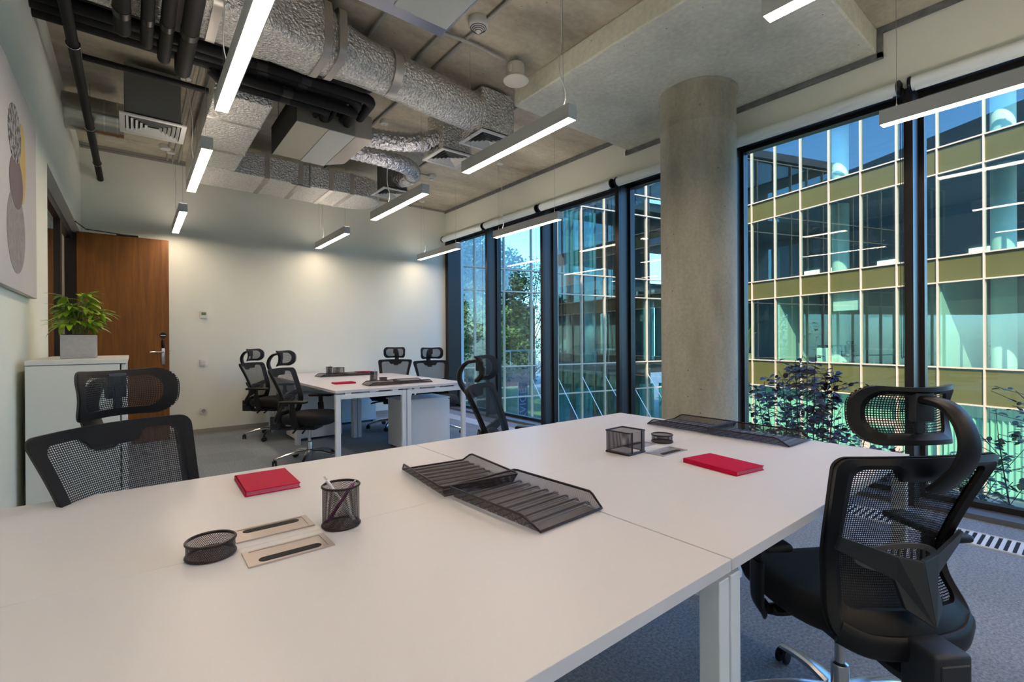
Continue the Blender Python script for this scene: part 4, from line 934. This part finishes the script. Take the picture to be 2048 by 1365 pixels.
# flexible ducts
def flex(label, pts, r_):
    t = thing('flexible_duct', label, 'duct', (0, 0, 0), 0, 'crinkled flexible foil ducts'); P = smoothpath(pts, 12); n_ = len(P)
    MB().tube(P, r_, 22, rr=[r_*(1+0.045*((i % 2)*2-1)+random.uniform(-.02, .02)) for i in range(n_)]).obj('foil_hose', M['foil_flex'], t, smooth=True, ang=70)
    j = n_*2//3; MB().tube([P[j], P[j+1]], r_*1.10, 22).obj('hose_clip', M['foil_tape'], t, smooth=True)
    return t
flex('crinkled silver flexible duct reaching the middle ceiling diffuser', [(1.70, 4.38, 3.14), (1.95, 4.30, 3.13), (2.20, 4.18, 3.14), (2.36, 4.12, 3.20)], 0.088)
flex('crinkled silver flexible duct that curls back over the furthest diffuser', [(1.70, 4.78, 3.14), (2.0, 4.76, 3.13), (2.32, 4.80, 3.13), (2.52, 4.98, 3.14), (2.58, 5.25, 3.15), (2.56, 5.50, 3.20)], 0.088)
# conduits
GC = 'grey conduits fixed to the concrete ceiling'
for (x_, y0, y1, r_, lb) in ((1.38, 2.45, 4.4, 0.013, 'grey ceiling conduit left of three running away, nearest the foil duct'), (1.80, 2.2, 3.95, 0.015, 'grey ceiling conduit in the middle, ending behind the fan coil unit'), (1.98, -0.5, 7.2, 0.014, 'long grey ceiling conduit passing the vented round detector'), (0.34, 4.5, 7.3, 0.014, 'grey conduit above the left diffuser, first of three side by side'), (0.40, 4.5, 7.3, 0.014, 'grey conduit above the left diffuser, second of three side by side'), (0.455, 4.4, 7.3, 0.014, 'grey conduit left of the foil duct, third of three side by side')):
    pipe(lb, [(x_, y0, ZC-0.02), (x_, y1, ZC-0.02)], r_, 'ceiling_conduit', 'conduit', GC, 'conduit', n=10)
pipe('grey conduit across the ceiling linked to the cream speaker', [(1.66, 3.0, 3.43), (1.80, 3.01, 3.44), (1.88, 3.02, 3.46), (2.02, 3.02, 3.47), (2.36, 3.02, 3.46)], 0.014, 'ceiling_conduit', 'conduit', GC, 'conduit', n=10)
pipe('grey conduit across the ceiling by the end wall behind the foil duct', [(0.9, 7.0, ZC-0.03), (3.2, 7.0, ZC-0.03)], 0.014, 'ceiling_conduit', 'conduit', GC, 'conduit', n=10)
pipe('grey conduit along the ceiling to the small white detector', [(2.6, 5.83, ZC-0.02), (3.2, 5.83, ZC-0.02)], 0.009, 'ceiling_conduit', 'conduit', GC, 'conduit', n=8)
pipe('grey conduit parallel to the windows on the right ceiling', [(2.95, 3.5, ZC-0.012), (2.95, 7.3, ZC-0.012)], 0.012, 'ceiling_conduit', 'conduit', GC, 'conduit', n=8)
dt = thing('smoke_detector', 'white vented round detector on the ceiling left of the speaker', 'detector', (1.94, 2.80, ZC), 0, 'ceiling smoke detectors')
MB().lathe([(0.0, -0.105), (0.012, -0.10), (0.02, -0.092), (0.062, -0.060), (0.070, -0.05), (0.072, -0.022), (0.066, 0)], (0, 0, 0), 32).obj('body', M['detector'], dt, smooth=True, ang=50)
for i in range(4): r_ = 0.026+0.010*i; z_ = -0.089+0.0082*i-0.002; MB().tube([(cos(a)*r_, sin(a)*r_, z_) for a in [2*pi*q/32 for q in range(32)]], 0.0022, 6, closed=True).obj('vent_slot', M['gap'], dt)
sp_ = thing('ceiling_speaker', 'cream flared round speaker hanging beside the concrete drop beam', 'speaker', (2.435, 2.985, ZC))
MB().lathe([(0.0, -0.205), (0.085, -0.204), (0.102, -0.200), (0.104, -0.194), (0.076, -0.172), (0.074, -0.09), (0.066, -0.065), (0.04, -0.055), (0.0, -0.055)], (0, 0, 0), 40).obj('body', M['speaker'], sp_, smooth=True, ang=50)
MB().tube([(0, 0, -0.06), (0, 0, 0)], 0.01, 8).obj('mount', M['conduit'], sp_); MB().bbox(-0.085, -0.068, -0.04, -0.01, -0.15, -0.10, 0.003).obj('terminal_cover', M['speaker'], sp_)
d2 = thing('smoke_detector', 'small white dome detector on the ceiling near the furthest diffuser', 'detector', (3.24, 5.83, ZC), 0, 'ceiling smoke detectors')
MB().lathe([(0.0, -0.075), (0.03, -0.07), (0.036, -0.052), (0.05, -0.045), (0.055, -0.03), (0.055, -0.002)], (0, 0, 0), 28).obj('body', M['detector'], d2, smooth=True, ang=40)
for i, (x_, y_, lb) in enumerate(((0.33, 4.62, 'small white disc detector beside the left ceiling conduits'), (0.30, 6.85, 'small white disc detector near the end wall on the left'))):
    q = MB().lathe([(0.0, -0.05), (0.05, -0.048), (0.055, -0.04), (0.055, -0.002)], (0, 0, 0), 28).obj('smoke_detector', M['detector'], smooth=True, ang=40); q.location = (x_, y_, ZC); tag(q, lb, 'detector', 'ceiling smoke detectors')

# ================================================================= outside
GZ = -4.2
struct('ground', B(4.8, 90, -60, 90, GZ-0.3, GZ), M['ground'])
q = B(8.0, 34.0, 24.0, 42.0, GZ+0.002, GZ+0.06).obj('lawn', M['grass']); tag(q, 'strip of green lawn seen through the lower windows at left', 'lawn', kind='stuff')
PITCH = 1.29
rowsZ = [(-4.15, -1.13, 'g'), (-1.13, 0.14, 's'), (0.14, 3.2, 'w'), (3.2, 4.1, 's'), (4.1, 7.15, 'w'), (7.15, 8.1, 's'), (8.1, 11.1, 'w')]
def wing(name, label, P, az, k0, k1, inner, gm, floors=True, slab_from=None, depth=7.0, ext=0.0):
    """curtain wall: local x along the facade, interior towards local y*inner"""
    t = thing(name, label, 'building', (P[0], P[1], 0), pi/2-az, 'glass office wings around the court')
    F = M['facade_frame']
    for k_ in range(k0, k1+1): MB().box(k_*PITCH-0.023, k_*PITCH+0.023, *sorted((-0.09*inner, 0.06*inner)), GZ, 11.2).obj('mullion', F, t)
    for z_ in (-1.13, 0.14, 3.2, 4.1, 7.15, 8.1, 11.15): MB().box(k0*PITCH, k1*PITCH, *sorted((-0.08*inner, 0.05*inner)), z_-0.025, z_+0.025).obj('transom', F, t)
    for k_ in range(k0, k1):
        for z0, z1, kd in rowsZ:
            if kd == 's': B(k_*PITCH+.03, (k_+1)*PITCH-.03, -0.012, 0.012, z0+.03, z1-.03).obj('spandrel_panel', M['spandrel'] if gm == 'fglass' else M['fglass_refl'], t)
            else: B(k_*PITCH+.03, (k_+1)*PITCH-.03, -0.01, 0.01, z0+.03, z1-.03).obj('window_pane', M[gm], t)
    sx0 = k0*PITCH if slab_from is None else slab_from
    def yb(a, b_): return (min(a*inner, b_*inner), max(a*inner, b_*inner))
    for z_ in (0.0, 3.95, 7.9, 11.85):
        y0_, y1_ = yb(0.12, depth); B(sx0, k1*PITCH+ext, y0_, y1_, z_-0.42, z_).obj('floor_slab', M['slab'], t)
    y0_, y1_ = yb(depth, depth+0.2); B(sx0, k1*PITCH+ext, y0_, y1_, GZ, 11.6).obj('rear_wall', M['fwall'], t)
    return t
P1, AZ1 = (22.618, 2.601), 0.24933
P2, AZ2 = (10.507, 15.538), 1.75148
d1 = Vector((sin(AZ1), cos(AZ1), 0)); d2_ = Vector((sin(AZ2), cos(AZ2), 0))
# intersection
det = d1.x*(-d2_.y)+d2_.x*d1.y; bx_, by_ = P2[0]-P1[0], P2[1]-P1[1]
t1 = (bx_*(-d2_.y)+d2_.x*by_)/det; t2 = (d1.x*by_-d1.y*bx_)/det
K1, K2 = int(t1/PITCH), int(t2/PITCH)
w1 = wing('office_building', 'glass and olive-panelled office wing facing the right-hand windows', P1, AZ1, -4, K1, -1, 'fglass', ext=9.0)
w2 = wing('office_building', 'glass office wing closing the court behind the left-hand windows', P2, AZ2, -3, K2, 1, 'fglass_refl', slab_from=4.9*PITCH, depth=5.0)
def L1p(u, v, z=0): # world point from wing-1 local (u along facade, v inward)
    return Vector((P1[0], P1[1], 0))+d1*u+Vector((d1.y, -d1.x, 0))*v+Vector((0, 0, z))
def inner_box(t, nm, u0, u1, v0, v1, z0, z1, m, inner=1):
    y0_, y1_ = sorted((v0*inner, v1*inner)); return B(u0, u1, y0_, y1_, z0, z1).obj(nm, m, t)

C1, C2 = t1, t2
for t_, K_, C_, gm in ((w1, K1, C1, 'fglass'), (w2, K2, C2, 'fglass_refl')):
    B(K_*PITCH+.03, C_-0.05, -0.01, 0.01, GZ, 11.1).obj('corner_panel', M['spandrel'] if gm == 'fglass' else M['fglass_refl'], t_)
I1 = -1   # interior side of wing 1 in its local y
# wing 1: columns on each storey, partitions, curtains, ceiling and rear windows
for z0, z1 in ((0.0, 3.53), (3.95, 7.48), (7.9, 11.43)):
    for u in (-5.4, 0.25, 5.90, ):
        MB().lathe([(0.34, z0), (0.34, z1)], (u, -2.0, 0), 32).obj('column', M['fcol'], w1, smooth=True, ang=40)
for u, vend in ((7.70, 3.2), (1.30, 3.4), (-3.2, 3.4)):
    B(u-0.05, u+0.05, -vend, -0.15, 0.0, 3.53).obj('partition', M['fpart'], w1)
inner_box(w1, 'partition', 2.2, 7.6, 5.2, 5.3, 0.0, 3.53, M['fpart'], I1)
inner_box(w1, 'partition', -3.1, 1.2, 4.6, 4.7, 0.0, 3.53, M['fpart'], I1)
inner_box(w1, 'roller_screen', 4.05, 5.14, 0.20, 0.22, 2.40, 3.15, M['fcol'], I1)
for u0 in (11.0, 9.4, 7.0, 3.2, 2.1, -0.6, -2.4): inner_box(w1, 'rear_window', u0-0.9, u0, 6.93, 6.98, 4.35, 5.3, mat('rear_window_glow_%d' % int(u0*10), (0.6, 0.75, 0.8), 0.5, emit=((0.62, 0.85, 0.9), 0.8)), I1)  # daylight behind these windows put in as emission on the pane
def curtain(t, nm, u0, u1, v, z0, z1, m, inner, amp=0.05, wl=0.16):
    k = MB(); n_ = int((u1-u0)/wl*10); vs = []; fs = []
    for i in range(n_+1):
        u = u0+(u1-u0)*i/n_; y_ = (v+amp*sin(2*pi*(u-u0)/wl+0.8*sin(u*3.1)))*inner
        vs += [(u, y_, z0), (u, y_, z1), (u, y_+0.004, z0), (u, y_+0.004, z1)]
    for i in range(n_):
        a = 4*i; fs += [(a, a+4, a+5, a+1), (a+2, a+3, a+7, a+6)]
    fs += [(0, 1, 3, 2), (4*n_, 4*n_+2, 4*n_+3, 4*n_+1)]
    return k.add(vs, fs).obj(nm, m, t, smooth=True, ang=60)
for k_ in range(-4, 8): curtain(w1, 'curtain', k_*PITCH+0.02, (k_+1)*PITCH-0.02, 0.32, GZ+0.1, -1.15, M['curtain'], I1)
# timber-coloured entrance door frame at court level
q = MB(); dk = 2*PITCH
q.box(3.55, 3.80, 0.06, 0.16, GZ, -2.05); q.box(2.40, 2.62, 0.06, 0.16, GZ, -2.05); q.box(2.40, 3.80, 0.06, 0.16, -2.25, -2.0); q.obj('entrance_frame', M['facade_frame'], w1)
# wing 2: interior behind the right part, curtains at court level
for k_ in range(3, 11):
    if k_ in (5,): continue
    curtain(w2, 'curtain', k_*PITCH+0.05, (k_+1)*PITCH-0.25, 0.5, GZ+0.1, -1.0, M['teal'], 1, 0.07, 0.3)
for u, z0, z1 in ((3.6*PITCH, 4.2, 7.1), (4.4*PITCH, 4.2, 7.1), (6.1*PITCH, 4.2, 7.1), (8.2*PITCH, 4.2, 7.1), (7.2*PITCH, 0.2, 3.1), (8.3*PITCH, 0.2, 3.1)): curtain(w2, 'curtain', u, u+0.7, 0.5, z0, z1, M['teal'], 1, 0.06, 0.25)
for u in (7.2, 12.0): MB().lathe([(0.3, 0), (0.3, 3.53)], (u, 2.0, 0), 24).obj('column', M['teal'], w2, smooth=True, ang=40)

# guy rods fixed to the mullions of wing 2
zr = -0.48
for i, k_ in enumerate((2, 3, 4, 5, 6, 7)):
    a = Vector((P2[0], P2[1], 0))+d2_*(k_*PITCH); nrm = Vector((d2_.y, -d2_.x, 0)); o_ = -Vector((-d2_.y, d2_.x, 0))
    top = a+o_*0.10+Vector((0, 0, zr)); bot = a+o_*2.6+d2_*0.55+Vector((0, 0, GZ+0.02))
    lbs = ('thin white slanting tie rod in the second window from the far wall', 'thin white slanting tie rod at the left edge of the third window', 'bright white slanting tie rod at the middle of the third window', 'bright white slanting tie rod at the right of the third window', 'white slanting tie rod hidden by the window mullion', 'white slanting tie rod seen just left of the concrete column')
    q = thing('tie_rod', lbs[i], 'rod', (0, 0, 0), 0, 'white slanting rods outside the far court wing')
    MB().tube([top, bot], 0.016, 8).obj('rod', M['rod'], q, smooth=True); MB().tube([a+o_*0.085+Vector((0, 0, zr)), top+Vector((0, 0, 0.02))], 0.03, 8).obj('anchor', M['rod'], q)

# advertising banner with vertical lettering
bn = thing('banner_flag', 'tall blue banner reading SERVICE vertically, seen through the lower window', 'banner', (15.2, 18.6, GZ), 0)
MB().tube([(0, 0, 0), (0, 0, 3.3)], 0.02, 8).obj('pole', M['rod'], bn); MB().bbox(0.02, 0.62, -0.006, 0.006, 0.45, 3.25, 0.002, 1).obj('flag', M['banner'], bn)
cu = bpy.data.curves.new('lettering', 'FONT'); cu.body = 'SERVICE'; cu.size = 0.62; cu.extrude = 0.003; cu.align_x = 'CENTER'; cu.align_y = 'CENTER'; cu.materials.append(M['banner_txt'])
tx = bpy.data.objects.new('lettering', cu); COL.objects.link(tx); tx.parent = bn; tx.location = (0.32, -0.012, 1.85); tx.rotation_euler = (pi/2, -pi/2, 0)
dgr = bpy.context.evaluated_depsgraph_get(); tme = bpy.data.meshes.new_from_object(tx.evaluated_get(dgr)); bpy.data.objects.remove(tx); bpy.data.curves.remove(cu)
tx = bpy.data.objects.new('lettering', tme); COL.objects.link(tx); tx.parent = bn; tx.location = (0.32, -0.012, 1.85); tx.rotation_euler = (pi/2, -pi/2, 0)
# a few desks and chairs in the rooms across the court
desk_src = [o for o in COL.objects if o.name.startswith('desk') and o.parent is None and o.get('category') == 'desk'][0]
r1 = pi/2-AZ1; r2 = pi/2-AZ2
def L2p(u, v, z=0): return Vector((P2[0], P2[1], 0))+d2_*u+Vector((-d2_.y, d2_.x, 0))*v+Vector((0, 0, z))
for p, rz_, lb in ((L1p(4.4, 2.4), r1, 'white desk in the lit room across the court, beside round column'), (L1p(-1.1, 2.6), r1, 'white desk across the court at the right edge of the picture'), (L2p(3.5, 3.0), r2, 'white desk behind glass across the court, seen in the second window'), (L2p(8.0, 2.4), r2, 'white desk behind glass across the court, seen in the third window')):
    dup(desk_src, p, rz_, lb, 'desks in rooms across the court')
for p, a, lb in ((L1p(5.15, 1.3), 60, 'dark office chair across the court left of the lit desk'), (L1p(2.9, 1.6), 10, 'dark office chair across the court right of the lit desk'), (L1p(0.75, 3.2), 190, 'dark office chair across the court before a pale partition'), (L2p(8.3, 3.2), 190, 'dark office chair behind glass across the court in third window')):
    dup(chair0, p, faz(a), lb, 'office chairs in rooms across the court')
q = thing('filing_cabinet', 'small white cabinet in the lit room across the court', 'cabinet', L1p(6.35, 1.6), r1)
MB().bbox(-0.25, 0.25, -0.3, 0.3, 0, 0.75, 0.01).obj('body', M['fcol'], q)
for z_ in (0.08, 0.30, 0.52): B(-0.22, 0.22, 0.30, 0.315, z_, z_+0.18).obj('drawer', M['fcol'], q)
# potted plant across
q = thing('potted_plant', 'tall green plant in terracotta pot behind glass across the court', 'plant', L1p(9.75, 0.55), 0)
MB().lathe([(0.13, 0), (0.19, 0.38), (0.21, 0.38), (0.21, 0.43), (0.17, 0.43), (0.0, 0.40)], (0, 0, 0), 24).obj('pot', M['terra'], q, smooth=True, ang=40)
k = MB(); st = MB(); random.seed(5)
for i in range(9):
    a = random.uniform(0, 2*pi); h_ = random.uniform(0.8, 1.5); tip = Vector((cos(a)*.12, sin(a)*.12, 0.4+h_)); st.tube([(0, 0, 0.4), tip], 0.012, 6); leafblade(k, tip, (cos(a)*.5, sin(a)*.5, 0.8), None, 0.65, 0.10, 1.2)
k.obj('foliage', M['leafL'], q, smooth=True); st.obj('stalk', M['stalk'], q)

# trees set beyond wing 2, standing in for those mirrored in its glass
def tree(label, p, h_, r_, m, seed, n_=5200, ls=0.30):
    random.seed(seed); t = thing('tree', label, 'tree', p, 0, 'leafy trees beyond the court')
    k = MB(); k.tube(smoothpath([(0, 0, 0), (0.1, 0, h_*0.3), (-0.1, 0.1, h_*0.6), (0, 0, h_*0.85)], 4), 0.2, 10, rr=[0.24-0.2*i/12 for i in range(13)])
    blobs = []
    for i in range(38):
        a = random.uniform(0, 2*pi); u = random.uniform(0.1, 1)**0.6; z_ = random.uniform(0.22, 1.0); rad = r_*sin(pi*min(1, (z_*0.9+0.05)))**0.7*u
        c_ = Vector((cos(a)*rad, sin(a)*rad, h_*z_)); blobs.append((c_, random.uniform(0.6, 1.0)*r_*0.50))
        if i % 2 == 0: k.tube([(0, 0, h_*z_*0.6), c_], 0.04, 6)
    k.obj('trunk', M['bark'], t, smooth=True)
    k = MB(); vs = []; fs = []
    for i in range(n_):
        c_, rr_ = random.choice(blobs); d_ = Vector((random.gauss(0, 1), random.gauss(0, 1), random.gauss(0, .8))).normalized()*rr_*random.uniform(0.55, 1.0)
        pos = c_+d_; a = Vector((random.gauss(0, 1), random.gauss(0, 1), random.gauss(0, .6))).normalized(); b_ = a.cross(Vector((random.gauss(0, 1), random.gauss(0, 1), random.gauss(0, 1)))).normalized(); s_ = ls*random.uniform(.6, 1.1)
        o_ = len(vs); vs += [pos-a*s_*.5, pos+b_*s_*.22, pos+a*s_*.5, pos-b_*s_*.22]; fs.append((o_, o_+1, o_+2, o_+3))
    k.add(vs, fs).obj('foliage', m, t); return t
def W2(u, v): p = L2p(u, v); return (p.x, p.y, GZ)
tree('tall tree beyond the glass link, leftmost in the first window', W2(0.0, 20), 13.0, 4.6, M['leafG'], 1, 22000, 0.55)
tree('tall leafy tree filling the second window from the far wall', W2(8.3, 20), 13.4, 4.8, M['leafG'], 2, 22000, 0.55)
tree('lighter green tree low in the second window', W2(6.2, 13.0), 7.6, 2.6, M['leafL'], 3, 11000, 0.36)
tree('dark tree beyond the far wing, seen low in the third window', W2(15.5, 22), 12.0, 4.0, M['leafG'], 4)
tree('small tree furthest left behind the first window', W2(-4, 14), 10.0, 3.4, M['leafL'], 6, 3600)

q = thing('dark_backdrop', 'added dark reddish block behind the trees, standing in for the dim wing interior', 'building', W2(6.0, 32), pi/2-AZ2)  # added block, its dark tone stands in for the dim wing interior
B(-14, 16, 0, 8, 0, 9.2).obj('wall', mat('dark_maroon_block', (0.075, 0.04, 0.045), 0.9, bump=(20, .3)), q)
B(-14.3, 16.3, -0.3, 8.3, 9.2, 9.5).obj('roof', M['slab'], q)
for i in range(9): B(-12.5+3*i, -11+3*i, -0.05, 0.02, 5.6, 7.2).obj('window', M['unit_blue'], q); B(-12.5+3*i, -11+3*i, -0.05, 0.02, 1.6, 3.4).obj('window', M['unit_blue'], q)

# unseen trees added at the open end of the court, behind the camera side: they show in the glass of the far wing
_tr = [o for o in COL.objects if o.name.startswith('tree') and o.parent is None and o.get('category') == 'tree']
for k_, (p, lb) in enumerate((((7.5, -22, GZ), 'tall tree at the near open end of the court, left'), ((17.0, -33, GZ), 'tall tree at the near open end of the court, middle'), ((27.0, -22, GZ), 'tall tree at the near open end of the court, right'))):
    dup(_tr[k_ % 2], p, 1.0+k_, lb)

# shrubs just outside our windows
def shrub(label, p, zt, spread, m, seed, stems=9, lpers=70, ls=0.075, lean=(0, 0), low=0.35):
    random.seed(seed); t = thing('shrub', label, 'shrub', (p[0], p[1], GZ), 0, 'leafy shrubs outside the windows')
    H = zt-GZ; st = MB(); lf_ = MB(); vs = []; fs = []
    for i in range(stems):
        a = 2*pi*i/stems+random.uniform(-.3, .3); sp2 = spread*random.uniform(0.15, 1.0); h_ = H*(1-0.28*(sp2/spread)**1.2*random.uniform(.6, 1.2))
        P = smoothpath([(0, 0, 0), (cos(a)*sp2*.25, sin(a)*sp2*.25, h_*.45), (cos(a)*sp2*.7+lean[0]*.5, sin(a)*sp2*.7+lean[1]*.5, h_*.78), (cos(a)*sp2+lean[0], sin(a)*sp2+lean[1], h_)], 8); n_ = len(P)
        st.tube(P, 0.01, 6, rr=[0.018-0.015*j/(n_-1) for j in range(n_)])
        tw = []
        for j in range(int(lpers*0.22)):
            q_ = random.uniform(low, 0.98); b0 = P[int(q_*(n_-1))]; dd = Vector((random.gauss(0, 1), random.gauss(0, 1), random.uniform(-.1, .8))).normalized(); Lb = random.uniform(0.12, 0.38)
            st.tube([b0, b0+dd*Lb], 0.0028, 4); tw.append((b0, b0+dd*Lb))
        for j in range(lpers):
            if random.random() < 0.25: idx = random.uniform(low, 1)*(n_-1); c_ = P[int(idx)]
            else: u_, v_ = random.choice(tw); c_ = u_.lerp(v_, random.uniform(.3, 1))
            d_ = Vector((random.gauss(0, 1), random.gauss(0, 1), random.uniform(-.6, .6))).normalized(); sd = d_.cross(Vector((random.gauss(0, .5), random.gauss(0, .5), 1))).normalized(); up_ = sd.cross(d_); s_ = ls*random.uniform(.55, 1.15); c_ = c_+d_*0.012
            o_ = len(vs); vs += [c_, c_+d_*s_*.35+sd*s_*.33+up_*s_*.05, c_+d_*s_*.72+sd*s_*.29+up_*s_*.03, c_+d_*s_-up_*s_*.1, c_+d_*s_*.72-sd*s_*.29+up_*s_*.03, c_+d_*s_*.35-sd*s_*.33+up_*s_*.05]
            fs += [(o_, o_+1, o_+2, o_+3), (o_, o_+3, o_+4, o_+5)]
    lf_.add(vs, fs).obj('foliage', m, t); st.obj('stem', M['stem'], t, smooth=True); return t
shrub('dark purple-leaved shrub outside the window right of the column', (6.3, 2.25), 1.12, 0.95, M['leafP'], 21, 18, 300, 0.085)
shrub('thin purple-leaved shrub close to the concrete column outside', (6.7, 3.05), 0.72, 0.45, M['leafP'], 22, 7, 130, 0.078)
shrub('green small-leaved shrub outside at the right edge of picture', (5.75, 0.20), 1.15, 0.75, M['leafD'], 23, 13, 230, 0.064)
shrub('low yellow-green bush outside near the right window sill', (7.4, 0.75), -0.7, 0.8, M['leafL'], 24, 16, 200, 0.08)
